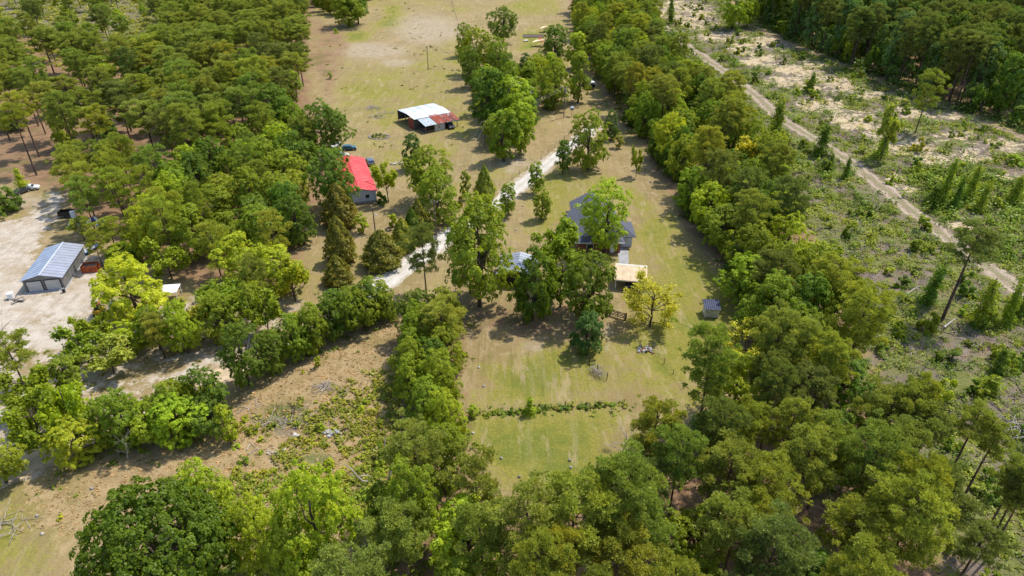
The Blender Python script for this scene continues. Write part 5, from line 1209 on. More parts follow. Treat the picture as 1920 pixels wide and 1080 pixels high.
# ---- vehicles (x forward = length)
def vehicle(name, loc, rz, paint, label, cat, L=4.6, Wd=1.84, H=1.6, kind='suv'):
    g = empty(name, loc, rz, label, cat)
    hw = Wd/2
    if kind == 'suv': prof = [(-L/2, .45), (-L/2, .95), (-L/2+.12, 1.0), (-L/2+.55, H-.06), (-L/2+1.0, H), (.35, H-.02), (1.05, 1.05), (L/2-.25, .92), (L/2, .7), (L/2, .4)]
    elif kind == 'sedan': prof = [(-L/2, .42), (-L/2, .85), (-L/2+.7, .95), (-L/2+1.3, H-.1), (-.1, H-.05), (.45, H-.1), (1.15, .95), (L/2-.2, .82), (L/2, .65), (L/2, .38)]
    else: prof = [(-L/2, .5), (-L/2, 1.05), (-.55, 1.05), (-.5, H-.05), (.55, H), (1.15, 1.1), (L/2-.2, 1.0), (L/2, .8), (L/2, .45)]
    def ring(s, z): return s*hw*(1 if z < 1.06 else 1-.16*(z-1.0)/(H-1.0))
    m = MB(); m.loft([[(x, ring(-1, z), z) for x, z in prof], [(x, ring(-1, z)*.55, z+(.03 if z > 1.1 else 0)) for x, z in prof], [(x, ring(1, z)*.55, z+(.03 if z > 1.1 else 0)) for x, z in prof], [(x, ring(1, z), z) for x, z in prof]])
    body = m.build('body', paint, g)
    MB().box(-L/2+.1, -hw+.12, .22, L/2-.1, hw-.12, .5).build('underbody', M_BLACK, g)
    cab = [p for p in prof if p[1] > 1.06]; xb, xf = min(p[0] for p in cab), max(p[0] for p in cab)
    if kind == 'pickup':
        MB().box(-L/2+.1, -hw+.1, .75, -.7, hw-.1, 1.058).build('cargo_bed', M_BLACK, g)
        MB().poly([(.62, -hw*.8, H-.06), (1.14, -hw*.9, 1.13), (1.14, hw*.9, 1.13), (.62, hw*.8, H-.06)]).build('windscreen', M_GLASS, g)
        MB().poly([(-.56, -hw*.75, 1.12), (-.54, -hw*.72, H-.15), (-.54, hw*.72, H-.15), (-.56, hw*.75, 1.12)]).build('rear_window', M_GLASS, g)
        sw = [(-.4, .6)]
    else:
        k = .02
        i = [j for j, p in enumerate(prof) if p == cab[0]][0]; p0, p1 = prof[i-1], prof[i]
        MB().poly([(p0[0]*.85+p1[0]*.15-k, -hw*.82, p0[1]*.85+p1[1]*.15+k), (p0[0]*.85+p1[0]*.15-k, hw*.82, p0[1]*.85+p1[1]*.15+k), (p0[0]*.1+p1[0]*.9-k, hw*.74, p0[1]*.1+p1[1]*.9+k), (p0[0]*.1+p1[0]*.9-k, -hw*.74, p0[1]*.1+p1[1]*.9+k)]).build('rear_window', M_GLASS, g)
        i = [j for j, p in enumerate(prof) if p == cab[-1]][0]; p0, p1 = prof[i+1], prof[i]
        MB().poly([(p0[0]*.85+p1[0]*.15+k, -hw*.84, p0[1]*.85+p1[1]*.15+k), (p0[0]*.1+p1[0]*.9+k, -hw*.76, p0[1]*.1+p1[1]*.9+k), (p0[0]*.1+p1[0]*.9+k, hw*.76, p0[1]*.1+p1[1]*.9+k), (p0[0]*.85+p1[0]*.15+k, hw*.84, p0[1]*.85+p1[1]*.15+k)]).build('windscreen', M_GLASS, g)
        sw = [(xb+.25, -.35), (-.25, xf-.1)]
    for s in (-1, 1):
        for a, b in sw:
            MB().poly([(a, s*(hw*.99+.01), 1.08), (b, s*(hw*.99+.01), 1.08), (b-.1*(b > 0), s*(hw*.87+.01), H-.16), (a+.1, s*(hw*.87+.01), H-.16)]).build('side_window', M_GLASS, g)
        MB().box(L/2-.06, s*(hw-.38)-.18, .62, L/2+.01, s*(hw-.38)+.18, .78).build('headlight', M_WHITE, g)
        MB().box(-L/2-.015, s*(hw-.2)-.14, .72, -L/2+.04, s*(hw-.2)+.14, .95).build('tail_lamp', M_LAMP, g)
        for x in (-L/2+.85, L/2-.9):
            w_ = MB().loft([[(x+.34*math.cos(q*.5236), s*(hw-.2), .34+.34*math.sin(q*.5236)) for q in range(12)], [(x+.34*math.cos(q*.5236), s*(hw+.02), .34+.34*math.sin(q*.5236)) for q in range(12)]]).build('wheel', M_RUBBER, g)
            MB().loft([[(x+.2*math.cos(q*.7854), s*(hw+.018), .34+.2*math.sin(q*.7854)) for q in range(8)], [(x+.2*math.cos(q*.7854), s*(hw+.035), .34+.2*math.sin(q*.7854)) for q in range(8)]]).build('rim', M_SILVER, w_)
    MB().box(-L/2-.05, -hw+.08, .38, -L/2+.02, hw-.08, .62).build('bumper', M_BLACK, g)
    return g
c = G(694, 307); vehicle('parked_car', (c[0], c[1], 0), math.radians(112), M_CARG, 'grey-blue estate car parked on the grass beside the red roof', 'car')
c = M_BARNLOC(10.6, -3.9); vehicle('parked_truck', c, math.radians(-65), M_CARD, 'dark pickup truck nosing out of the right bay of the barn', 'pickup truck', 5.2, 1.9, 1.75, 'pickup')
c = G(57, 356); vehicle('parked_car', (c[0], c[1], 0), math.radians(20), M_CARW, 'white car parked under the pines at the top of the yard track', 'car', 4.4, 1.8, 1.45, 'sedan')
c = G(42, 362); vehicle('parked_car', (c[0], c[1], 0), math.radians(65), M_CARD, 'dark car next to the white one under the pines', 'car', 4.2, 1.75, 1.45, 'sedan')
c = G(655, 281); vehicle('parked_car', (c[0], c[1], 0), math.radians(10), simple('teal_car_paint', (.05, .13, .16), .35), 'teal car just behind the far end of the red roof', 'car', 4.3, 1.8, 1.5, 'suv')
c = G(628, 275); vehicle('parked_car', (c[0], c[1], 0), math.radians(70), M_CARW, 'white car half hidden by the oak behind the red roofed house', 'car', 4.5, 1.8, 1.45, 'sedan')
c = G(640, 296); vehicle('parked_van', (c[0], c[1], 0), math.radians(20), M_CARW, 'white van by the far left corner of the red roofed house', 'van', 4.6, 1.8, 1.7, 'suv')
c = G(218, 582); vehicle('parked_truck', (c[0], c[1], 0), math.radians(100), M_CARW, 'white pickup truck under the lime-yellow tree', 'pickup truck', 5.2, 1.9, 1.75, 'pickup')

# ---- camper under the trees
c = G(1105, 165)
g = empty('camper_trailer', (c[0], c[1]+1, 0), math.radians(14), 'white camper trailer with dark end under the trees of the farmhouse drive', 'camper')
m = MB(); pr = [(-1.2, .6), (1.2, .6), (1.22, 2.4), (.9, 2.8), (-.9, 2.8), (-1.22, 2.4)]
m.loft([[(x*.96, y, z) for x, z in pr] if False else [(x, y, z) for x, z in pr] for y in (-3.6, 3.4)]); m.build('body', M_WHITE, g)
MB().box(-1.05, -3.66, .8, 1.05, -3.602, 1.9).build('end_panel', M_BLACK, g); MB().box(-.7, -3.64, 2.0, .7, -3.604, 2.35).build('window', M_GLASS, g)
for s in (-1, 1):
    MB().box(s*1.225-.02, -2, 1.5, s*1.225+.02, 1.5, 2.1).build('side_window', M_GLASS, g)
    MB().loft([[(s*1.0, y0_+.33*math.cos(q*.5236), .34+.33*math.sin(q*.5236)) for q in range(12)] for y0_ in (0,)]+[[(s*1.2, .33*math.cos(q*.5236), .34+.33*math.sin(q*.5236)) for q in range(12)]]).build('wheel', M_RUBBER, g)
MB().box(-.3, -.9, 2.82, .3, -.1, 3.0).build('roof_vent', M_WHITE, g); MB().box(-.05, 3.4, .45, .05, 4.6, .55).build('drawbar', M_TRIM, g)

# ---- dark roofed house: long hipped roof, left and right wings
g = empty('dark_roofed_house', (0, 0, 0), 0, 'brick house with charcoal shingle hip and gable roof behind the twin-trunk tree', 'house')
def hip(x0, x1, y0, y1, ze, zr, hip0=True, hip1=True, axis='y', t=.12, name='roof_slope'):
    if axis == 'y':
        rx = (x0+x1)/2; r0 = y0+((x1-x0)/2 if hip0 else 0); r1 = y1-((x1-x0)/2 if hip1 else 0)
        A, B, C, D = (x0, y0, ze), (x1, y0, ze), (x1, y1, ze), (x0, y1, ze); R0, R1 = (rx, r0, zr), (rx, r1, zr)
        fs = [[A, R0, R1, D][::-1], [B, C, R1, R0]]
        if hip0: fs.append([A, B, R0])
        if hip1: fs.append([C, D, R1])
    else:
        ry = (y0+y1)/2; r0 = x0+((y1-y0)/2 if hip0 else 0); r1 = x1-((y1-y0)/2 if hip1 else 0)
        A, B, C, D = (x0, y0, ze), (x1, y0, ze), (x1, y1, ze), (x0, y1, ze); R0, R1 = (r0, ry, zr), (r1, ry, zr)
        fs = [[A, B, R1, R0], [C, D, R0, R1]]
        if hip0: fs.append([D, A, R0])
        if hip1: fs.append([B, C, R1])
    for f in fs:
        nv = (Vector(f[1])-Vector(f[0])).cross(Vector(f[2])-Vector(f[0]))
        if nv.z < 0: f = f[::-1]
        MB().slab(f, t).build(name, M_SHING, g)
    return fs
BX = 13.7
def wl(x0, y0, x1, y1, z1=2.75, mat=M_BRICK): MB().box(x0, y0, 0, x1, y1, z1).build('wall', mat, g)
wl(BX+.5, 129.6, 23.4, 129.85); wl(BX+.5, 129.86, BX+.75, 149.2); wl(23.15, 129.86, 23.4, 149.2); wl(BX+.76, 148.95, 23.1, 149.2)
wl(23.41, 132.2, 26.3, 132.45, 2.7, M_VINYL); wl(26.05, 132.46, 26.3, 138.4, 2.7, M_VINYL); wl(23.41, 138.15, 26.04, 138.4)
wl(12.9, 137.6, 14.19, 137.85, 2.7, M_WHITE); wl(12.9, 137.86, 13.1, 143.2, 2.7, M_WHITE); wl(13.11, 143.0, 14.19, 143.2, 2.7, M_WHITE)
m = MB().poly([(BX+.6, 149.1, 2.76), (23.3, 149.1, 2.76), (18.9, 149.1, 5.4)]); m.build('gable', M_WHITE, g)
hip(BX, 24.1, 129.0, 149.7, 2.8, 5.75, True, False)
hip(19.2, 27.0, 131.6, 139.0, 2.82, 5.0, False, True, 'x')
hip(12.4, 19.0, 137.0, 143.8, 2.84, 4.9, False, False, 'x')
MB().box(BX-.06, 128.86, 2.66, 24.16, 128.98, 2.8).build('gutter', M_WHITE, g); MB().box(BX-.12, 129.0, 2.66, BX-.02, 136.9, 2.8).build('gutter', M_WHITE, g)
MB().box(18.4, 128.92+.05, 5.72, 19.4, 128.93+.06, 5.73)
for x in (16.2, 19.0): opening(g, 'window', x, .9, x+1.3, 2.1, 129.6, M_GLASS, M_WHITE)
opening(g, 'front_door', 21.2, .1, 22.2, 2.2, 129.6, M_WHITE, M_TRIM)
MB().box(19.6, 140.3, 5.1, 20.3, 141.0, 6.6).build('chimney', M_BRICK, g)
for x in (17.5, 21): MB().cyl(x, 134, 4.3, 5.2, .07, 6).build('vent_pipe', M_TRIM, g)
# concrete drive in front of the house
x_, y_ = 0, 0
drv = [G(*p) for p in [(1158, 461), (1178, 470), (1179, 490), (1172, 508), (1162, 505), (1160, 488)]]
m = MB(); m.poly([(a, b, .012) for a, b in drv][::-1]); m.f = [tuple(f) for f in m.f]; tag(m.build('concrete_drive', M_CONC), kind='structure')

# ---- grey workshop under the oaks
th = math.radians(-6); c = G(934, 536)
g = empty('grey_workshop', (c[0], c[1]+.1, 0), th, 'grey metal-roofed workshop with dark open front, half hidden by dark oaks', 'workshop')
MB().box(0, 7.0, 0, 7.5, 7.15, 2.7).build('wall', M_GREY, g); MB().box(0, .16, 0, .15, 6.98, 2.7).build('wall', M_GREY, g); MB().box(7.35, .16, 0, 7.5, 6.98, 2.7).build('wall', M_GREY, g)
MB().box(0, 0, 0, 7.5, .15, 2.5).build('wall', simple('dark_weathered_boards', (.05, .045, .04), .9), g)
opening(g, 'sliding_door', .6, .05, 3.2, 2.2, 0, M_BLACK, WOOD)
strips(g, (-.4, -.4, 2.72), (-.4, 7.5, 2.72), (3.75, 7.5, 3.85), (3.75, -.4, 3.85), 8, .04, M_DULL)
strips(g, (7.9, -.4, 2.72), (7.9, 7.5, 2.72), (3.75, 7.5, 3.86), (3.75, -.4, 3.86), 8, .04, M_DULL)

# ---- plywood carport and car
c = G(1186, 530)
g = empty('plywood_carport', (23.9, 117.0, 0), math.radians(-10), 'carport with bare plywood roof beside the concrete drive', 'carport')
for x in (-3.0, 2.6):
    for y in (-2.5, 2.3): MB().box(x-.08, y-.08, 0, x+.08, y+.08, 2.3).build('post', M_WHITE, g)
MB().box(-3.1, 2.38, 0, 2.7, 2.5, 2.3).build('wall', M_WHITE, g); MB().box(2.69, -1.0, 0, 2.8, 2.4, 2.3).build('wall', M_WHITE, g)
for k in range(4):
    x0 = -3.4+k*1.6; MB().slab([(x0, -3.0, 2.36), (x0+1.58, -3.0, 2.36), (x0+1.58, 1.5, 3.1), (x0, 1.5, 3.1)], .05).build('roof_panel', M_PLY, g)
    MB().slab([(x0, 1.53, 3.11), (x0+1.58, 1.53, 3.11), (x0+1.58, 3.0, 2.7), (x0, 3.0, 2.7)], .05).build('roof_panel', M_TAN, g)
MB().box(-3.3, -3.0, 2.12, 2.9, -2.9, 2.30).build('fascia', M_WHITE, g)
c = (23.6, 116.6, 0); vehicle('parked_car', c, math.radians(-100), M_CARD, 'dark car standing under the plywood carport', 'car', 4.4, 1.8, 1.45, 'sedan')

# ---- small shed on the lawn
g = empty('garden_shed', (37.1, 105.9, 0), math.radians(-4), 'small cream shed with ribbed dark blue roof alone on the lawn', 'shed')
MB().box(-1.25, -1.2, .1, 1.25, 1.1, 1.95).build('wall', simple('cream_siding', (.55, .52, .42), .7), g)
MB().box(-1.3, -1.25, 0, 1.3, 1.15, .1).build('floor_frame', WOOD, g)
strips(g, (-1.5, -1.45, 1.98), (1.5, -1.45, 1.98), (1.5, 1.35, 2.5), (-1.5, 1.35, 2.5), 8, .03, simple('dark_blue_sheet', (.065, .075, .12), .75, 0), rib=.07)
MB().poly([(-1.25, 1.1, 1.95), (-1.25, -1.2, 1.95), (-1.25, 1.1, 2.4)]).poly([(1.25, -1.2, 1.95), (1.25, 1.1, 1.95), (1.25, 1.1, 2.4)]).build('gable', M_WHITE, g)
dr = MB().box(-1.3, -.4, .12, -1.252, .45, 1.8).build('door', M_WHITE, g); MB().box(-1.33, .3, .9, -1.302, .36, 1.05).build('handle', M_TRIM, dr)
for s in (-1.22, 1.22): MB().box(s-.05, -1.26, .1, s+.05, -1.202, 1.95).build('corner_trim', M_WHITE, g)

# ---- farmhouse roof under the lime tree
g = empty('farmhouse', (4.0, 241.0, 0), math.radians(10), 'farmhouse with pale grey roof almost hidden by the lime green tree', 'house')
gable_walls(g, -4.5, 4.5, -7, 7, 2.8, 5.0, M_WHITE)
for sx in (-1, 1): strips(g, (sx*5, -7.4, 2.6), (sx*5, 7.4, 2.6), (0, 7.4, 5.15), (0, -7.4, 5.15), 10, .05, M_STEEL)
opening(g, 'window', -1.0, 1, .2, 2.2, -7, M_GLASS, M_TRIM); opening(g, 'door', 1.4, .05, 2.4, 2.1, -7, M_TRIM, M_WHITE)

# ---- play yard with sun sails
def sail(px, py, label, s=1.0):
    c = G(px, py); g = empty('sun_sail', (c[0], c[1], 0), 0, label, 'sun sail'); P4 = [(-3.2*s, -2, 1.9), (2.6*s, -2.4, 3.2), (3.0*s, 2.2, 2.4), (-1.0*s, 1.0, 2.5)]
    for x, y, z in P4: MB().cyl(x, y, 0, z+.1, .06, 6).build('pole', M_TRIM, g)
    m = MB(); n = 6; V = []
    for i in range(n+1):
        for j in range(n+1):
            u, v = i/n, j/n; p = (Vector(P4[0])*(1-u)+Vector(P4[1])*u)*(1-v)+(Vector(P4[3])*(1-u)+Vector(P4[2])*u)*v; p.z -= .5*math.sin(math.pi*u)*math.sin(math.pi*v); m.v.append(tuple(p))
    m.f = [(i*(n+1)+j, (i+1)*(n+1)+j, (i+1)*(n+1)+j+1, i*(n+1)+j+1) for i in range(n) for j in range(n)]; m.build('cloth', M_SAIL, g)
sail(1009, 86, 'cream sun sail with pointed corner over the play yard'); sail(1020, 60, 'smaller cream sun sail farther back in the play yard', .7)
g = empty('playground_slide', G(1013, 78)+(0,), .5, 'red slide beside the cream sun sail', 'slide')
m = MB(); m.slab([(-.4, -1.8, .2), (.4, -1.8, .2), (.4, .8, 2.0), (-.4, .8, 2.0)], .08); m.build('chute', M_REDCL, g); MB().box(-.4, .9, 0, -.3, 1, 2.2).box(.3, .9, 0, .4, 1, 2.2).build('ladder', M_TRIM, g)
g = empty('garden_bed', G(1000, 68)+(0,), 0, 'grey raised garden bed frame in the play yard', 'garden bed')
for q in (((-5, -3, 0), (5, -2.8, .3)), ((-5, 2.8, 0), (5, 3, .3)), ((-5, -2.79, 0), (-4.8, 2.79, .3)), ((4.8, -2.79, 0), (5, 2.79, .3))): MB().box(*q[0], *q[1]).build('plank', WOOD, g)
MB().box(-4.75, -2.75, 0, 4.75, 2.75, .2).build('soil', simple('dark_soil', (.12, .09, .07), .95), g)
g = empty('playhouse', G(986, 78)+(0,), .3, 'small white play table beside the garden bed', 'play table'); MB().box(-1, -.6, .6, 1, .6, .7).build('table_top', M_WHITE, g); MB().box(-.9, -.5, 0, -.8, .5, .6).box(.8, -.5, 0, .9, .5, .6).build('leg', M_WHITE, g); g.name = 'play_table'

# ---- yard clutter behind the garage
def heap(name, px, py, label, cat, mats, n, sx, sy, hz, seed=1):
    c = G(px, py); r = random.Random(seed); g = empty(name, (c[0], c[1], 0), 0, label, cat)
    for i in range(n):
        x, y = r.gauss(0, sx*.4), r.gauss(0, sy*.4); s = r.uniform(.25, .6)
        k = 7; rg = [[(x+s*q*math.cos(6.283*j/k+i)*r.uniform(.8, 1.2), y+s*q*math.sin(6.283*j/k+i)*r.uniform(.8, 1.2), z*hz) for j in range(k)] for q, z in ((1, 0), (1.05, .35), (.75, .8), (.2, 1.0))]
        MB().loft(rg).build('lump', mats[i % len(mats)], g)
    return g
heap('tarp_heap', 172, 418, 'heap of white tarps and bags under the pines', 'tarp heap', [M_WHITE, M_CARW, M_WHITE, M_BLUE], 12, 4.5, 3, .9, 3)
g = empty('boxy_trailer', G(127, 406)+(0,), .1, 'brown wooden utility trailer at the back of the yard', 'trailer'); g.name = 'utility_trailer'
MB().box(-1.6, -1.0, .5, 1.6, 1.0, .6).build('deck', WOOD, g)
for q in (((-1.6, -1.0, .61), (1.6, -.92, 1.5)), ((-1.6, .92, .61), (1.6, 1.0, 1.5)), ((-1.6, -.9, .61), (-1.52, .9, 1.5)), ((1.52, -.9, .61), (1.6, .9, 1.5))): MB().box(*q[0], *q[1]).build('side_board', DARKW, g)
for s in (-1, 1): MB().loft([[(.3*math.cos(q*.5236), s*1.02, .3+.3*math.sin(q*.5236)) for q in range(12)], [(.3*math.cos(q*.5236), s*1.2, .3+.3*math.sin(q*.5236)) for q in range(12)]]).build('wheel', M_RUBBER, g)
g = empty('chest_freezer', G(140, 408)+(0,), .1, 'white discarded chest freezer standing on end by the trailer', 'freezer'); MB().box(-.5, -.4, 0, .5, .4, 1.7).build('body', M_WHITE, g); MB().box(-.52, -.46, .02, .52, -.41, 1.7).build('lid', M_CARW, g)
g = empty('white_bucket', G(132, 425)+(0,), 0, 'white bucket standing alone on the yard grass', 'bucket'); MB().cyl(0, 0, 0, .7, .28, 10, .33).build('bucket_body', M_WHITE, g); MB().cyl(0, 0, .705, .74, .34, 10).build('lid', M_WHITE, g)
c = G(171, 472); g = empty('small_boat', (c[0], c[1], 0), math.radians(75), 'small blue boat with grey tarp next to the garage', 'boat')
m = MB(); m.loft([[(x, -w_*1.0, .9), (x, -w_*.6, .35), (x, 0, .25), (x, w_*.6, .35), (x, w_*1.0, .9)] for x, w_ in ((-2.2, .8), (-.5, .95), (1.2, .8), (2.4, .12))]); m.build('hull', M_BLUE, g)
m = MB(); m.loft([[(x, -w_, .93), (x, 0, 1.25), (x, w_, .93)] for x, w_ in ((-2.0, .75), (-.5, .9), (1.0, .75))]); m.build('tarp', M_SILVER, g)
g = empty('orange_container', G(172, 507)+(0,), math.radians(8), 'orange-red steel skip beside the grey garage, topped by brush', 'skip'); g.name = 'steel_skip'
MB().box(-1.5, -1.0, 0, 1.5, -.92, 1.5).box(-1.5, .92, 0, 1.5, 1.0, 1.5).box(-1.5, -.91, 0, -1.42, .91, 1.5).box(1.42, -.91, 0, 1.5, .91, 1.5).box(-1.41, -.91, .1, 1.41, .91, .9).build('skip_body', M_ORANGE, g)
for i in range(5): MB().box(-1.3+i*.6, -1.06, .05, -1.22+i*.6, -1.002, 1.45).build('rib', M_ORANGE, g)
MB().box(-1.4, -.9, .92, 1.4, .9, 1.05).build('load', WOOD, g)
g = empty('yellow_digger', G(187, 588)+(0,), math.radians(100), 'small yellow digger with orange counterweight beside the white truck', 'digger')
for s in (-.6, .6): MB().loft([[(x, s-.17, z) for x, z in ((-1.1, .1), (-.9, 0), (.9, 0), (1.1, .1), (1.1, .35), (.9, .5), (-.9, .5), (-1.1, .35))], [(x, s+.17, z) for x, z in ((-1.1, .1), (-.9, 0), (.9, 0), (1.1, .1), (1.1, .35), (.9, .5), (-.9, .5), (-1.1, .35))]]).build('track', M_RUBBER, g)
MB().box(-1.0, -.7, .55, .8, .7, 1.1).build('body', M_YEL, g); MB().box(-.4, -.5, 1.11, .5, .5, 2.1).build('cab', M_GLASS, g); MB().box(-.45, -.55, 2.11, .55, .55, 2.2).build('cab_roof', M_ORANGE, g)
MB().tube([(.7, 0, 1.0), (1.8, 0, 2.3), (2.9, 0, 1.3)], [.14, .12, .09], 5).build('boom', M_YEL, g); MB().box(2.6, -.3, .5, 3.1, .3, 1.2).build('bucket', M_TRIM, g)
g = empty('canopy_shelter', G(324, 560)+(0,), math.radians(8), 'white flat-roofed canopy on thin posts east of the lime tree', 'canopy'); g['label'] = 'white flat-roofed canopy on thin posts beside the lime-yellow tree'
for x in (-1.4, 1.4):
    for y in (-1.4, 1.4): MB().box(x-.05, y-.05, 0, x+.05, y+.05, 2.2).build('post', M_WHITE, g)
MB().box(-1.6, -1.6, 2.2, 1.6, 1.6, 2.32).build('roof', M_WHITE, g)
g = empty('concrete_pad', G(170, 545)+(0,), .2); tag(g, 'grey concrete pad', 'pad'); bpy.data.objects.remove(g)

# ---- poles and wires
def pole(px, py, h, label, arm=0, lamp=False, trans=False, guy=False, lean=0):
    c = G(px, py); g = empty('utility_pole', (c[0], c[1], 0), 0, label, 'utility pole')
    MB().cyl(0, 0, -.2, h, .16, 8, .11).build('post', WOOD, g)
    if arm:
        a = MB().box(-arm, -.06, h-.55, arm, .06, h-.42).build('crossarm', WOOD, g)
        for x in (-arm+.12, 0, arm-.12): MB().cyl(x, 0, h-.41, h-.22, .05, 6).build('insulator', M_WHITE, a)
    if trans: MB().cyl(.35, -.1, h-2.1, h-1.2, .26, 10).cyl(.35, -.1, h-1.2, h-1.05, .26, 10, .12).build('transformer', M_SILVER, g)
    if lamp: a = MB().tube([(0, 0, h-1.3), (.5, -.3, h-1.15), (.7, -.4, h-1.2)], .03, 5).build('lamp_arm', M_SILVER, g); MB().cyl(.7, -.4, h-1.42, h-1.15, .2, 8, .12).build('lamp_head', M_WHITE, a)
    return Vector((c[0], c[1], h))
p1 = pole(803, 131, 9.5, 'wooden utility pole with a yard lamp, alone in the pasture behind the barn', lamp=True, arm=.4)
p2 = pole(1057, 221, 10.5, 'utility pole with transformer beside the farmhouse drive', arm=1.0, trans=True)
p3 = pole(909, 272, 7.5, 'short wooden pole with stay wires near the grey-green tree', arm=.8)
p4 = pole(704, 437, 6.2, 'thin lamp pole standing between cedars before the red roofed house', lamp=True)
p5 = pole(818, 440, 8.5, 'utility pole half hidden where the tall oak meets the gravel road', arm=.8)
M_WIRE = simple('grey_cable', (.16, .16, .16), .6)
def wire(a, b, label, sag=.8, r=.028):
    pts = [a.lerp(b, t)-Vector((0, 0, sag*4*t*(1-t))) for t in np.linspace(0, 1, 13)]
    tag(MB().tube(pts, r, 4).build('power_line', M_WIRE), label, 'power line', 'power lines over the farm')
o3 = Vector((0, 0, -.25))
for dx, t_ in ((-.75, 'near'), (.75, 'far')): wire(p2+o3+Vector((dx, 0, 0)), p3+o3+Vector((dx, 0, 0)), 'power line on the %s side between transformer pole and short stayed pole' % t_)
for dx, t_ in ((-.7, 'near'), (.7, 'far')): wire(p3+o3+Vector((dx, 0, 0)), p5+o3+Vector((dx, 0, 0)), 'power line on the %s side running down towards the gravel road' % t_, 1.2)
g = empty('stay_wire', (p3.x, p3.y, 0), 0, 'pair of slanting stay wires holding the short pole', 'stay wire')
MB().tube([(0, 0, 7.2), (-2.6, -.8, 0)], .03, 4).build('cable', M_WIRE, g); MB().tube([(0, 0, 6.4), (-1.6, -.8, 0)], .03, 4).build('cable', M_WIRE, g)
g = empty('bird_house', G(1072, 218)+(0,), 0, 'grey bell-shaped bird house on a short pole by the drive', 'bird house')
MB().cyl(0, 0, 0, 2.2, .06, 6).build('post', WOOD, g); MB().box(-.55, -.55, 2.2, .55, .55, 3.0).build('box', M_GREY, g); MB().loft([[(-.7, -.7, 3.0), (.7, -.7, 3.0), (.7, .7, 3.0), (-.7, .7, 3.0)], [(-.1, -.1, 3.5), (.1, -.1, 3.5), (.1, .1, 3.5), (-.1, .1, 3.5)]]).build('roof', M_SILVER, g)

# ---- fences
def fence(pts, sp, label, h=1.2, rails=0, name='wire_fence', r=.055):
    P_ = [Vector(G(*p)) for p in pts]; g = empty(name, (P_[0].x, P_[0].y, 0), 0, label, 'fence'); o = P_[0]; m = MB(); last = None; wr = MB()
    for i in range(len(P_)-1):
        L = (P_[i+1]-P_[i]).length; n = max(1, int(L/sp))
        for k in range(n+(i == len(P_)-2)):
            q = P_[i].lerp(P_[i+1], k/n)-o; hh = h*rnd.uniform(.85, 1.15)
            MB().cyl(q.x, q.y, -.1, hh, r*rnd.uniform(.8, 1.3), 6, r*.8).build('post', WOOD if rnd.random() < .7 else DARKW, g)
            if last is not None:
                for z in (.45, .8, 1.1): wr.tube([(last.x, last.y, z*h/1.2), (q.x, q.y, z*h/1.2)], .012, 3)
            last = q
    wr.build('wire', M_WIRE, g)
fence([(928, 352), (960, 337), (1015, 300), (1040, 278), (1075, 245), (1095, 222)], 3.6, 'wooden post and wire fence following the far side of the gravel road')
fence([(900, 777), (960, 773), (1060, 764), (1170, 759)], 3.2, 'old post fence buried in weeds between mown field and meadow')
fence([(1213, 662), (1245, 682), (1262, 702), (1282, 728), (1298, 748)], 2.6, 'broken fence posts running down the lawn from the rubble pile', 1.3)
fence([(846, 0), (852, 22), (858, 40)], 6, 'dark fence line dividing the two pastures', 1.2)
fence([(1040, 120), (1075, 200), (1108, 212), (1130, 196)], 7, 'few thin fence posts beside the farmhouse drive', 1.3)
a, b = Vector(G(1143, 591)), Vector(G(1173, 600)); d = b-a; L = d.length
g = empty('wooden_gate', (a.x, a.y, 0), math.atan2(d.y, d.x), 'dark wooden rail gate between two posts below the broad dark oak', 'gate')
for x in (0, L): MB().box(x-.12, -.12, 0, x+.12, .12, 1.5).build('post', DARKW, g)
for z in (.25, .6, .95, 1.25): MB().box(.13, -.04, z, L-.13, .04, z+.12).build('rail', DARKW, g)
for x in (.3, L/2, L-.3): MB().box(x-.06, -.075, .2, x+.06, -.042, 1.4).build('upright', DARKW, g)
MB().tube([(.35, .06, .25), (L/2, .06, 1.3), (L-.35, .06, .25)], .04, 4).build('brace', DARKW, g)
# old arbor with bare vine
g = empty('vine_trellis', G(1137, 712)+(0,), math.radians(122), 'old sagging trellis with grey bare vines on the mown lawn', 'trellis')
for x in (-.1, 2.4, 4.6): MB().cyl(x, 0, 0, 1.5, .07, 6).build('post', DARKW, g)
MB().tube([(-.1, 0, 1.35), (2.4, 0, 1.4), (4.6, 0, 1.3)], .02, 4).build('wire', M_WIRE, g)
rs = np.random.default_rng(5); segs = [limb((rs.uniform(.2, 3.6), rs.normal(.4, .5), rs.uniform(.1, 1.2)), (rs.uniform(.2, 3.8), rs.normal(.4, .7), rs.uniform(.2, 1.5)), .03, .015, rs, 3, .25) for _ in range(60)]
link('vine', tubes_mesh(segs, 3, 'vine', DEADW), g)
# fallen dead trees
def deadlimbs(name, base, segs, label, cat='dead tree', r=.16):
    b = Vector(G(*base)); g = empty(name, (b.x, b.y, 0), 0, label, cat); rs = np.random.default_rng(8); S = []
    for pts in segs:
        q = [(Vector(G(px, py, z))-b).to_3d()+Vector((0, 0, z)) for px, py, z in pts]
        q = [np.array(v_) for v_ in q]; n = len(q); S.append((q, np.linspace(r, r*.3, n)))
    link('trunk', tubes_mesh(S[:1], 6, 'trunk', DEADW), g)
    for s in S[1:]: link('branch', tubes_mesh([(s[0], s[1]*.7)], 5, 'branch', DEADW), g)
deadlimbs('dead_tree', (727, 925), [[(727, 925, 0), (727, 905, 3), (735, 878, 4.5), (737, 862, 5.5), (742, 838, 7), (749, 808, 8.5)], [(737, 862, 5.5), (733, 850, 6.2), (728, 860, 5.6)], [(737, 872, 5), (750, 864, 5.6), (765, 855, 6)], [(735, 858, 5.6), (727, 862, 6)]], 'bleached dead tree standing with forked bare limbs beside the olive oak')
deadlimbs('dead_tree', (722, 860), [[(722, 857, .3), (722, 840, 2), (721, 818, 3.5)], [(721, 835, 2.2), (723, 825, 2.8)]], 'short bleached snag behind the forked dead tree')
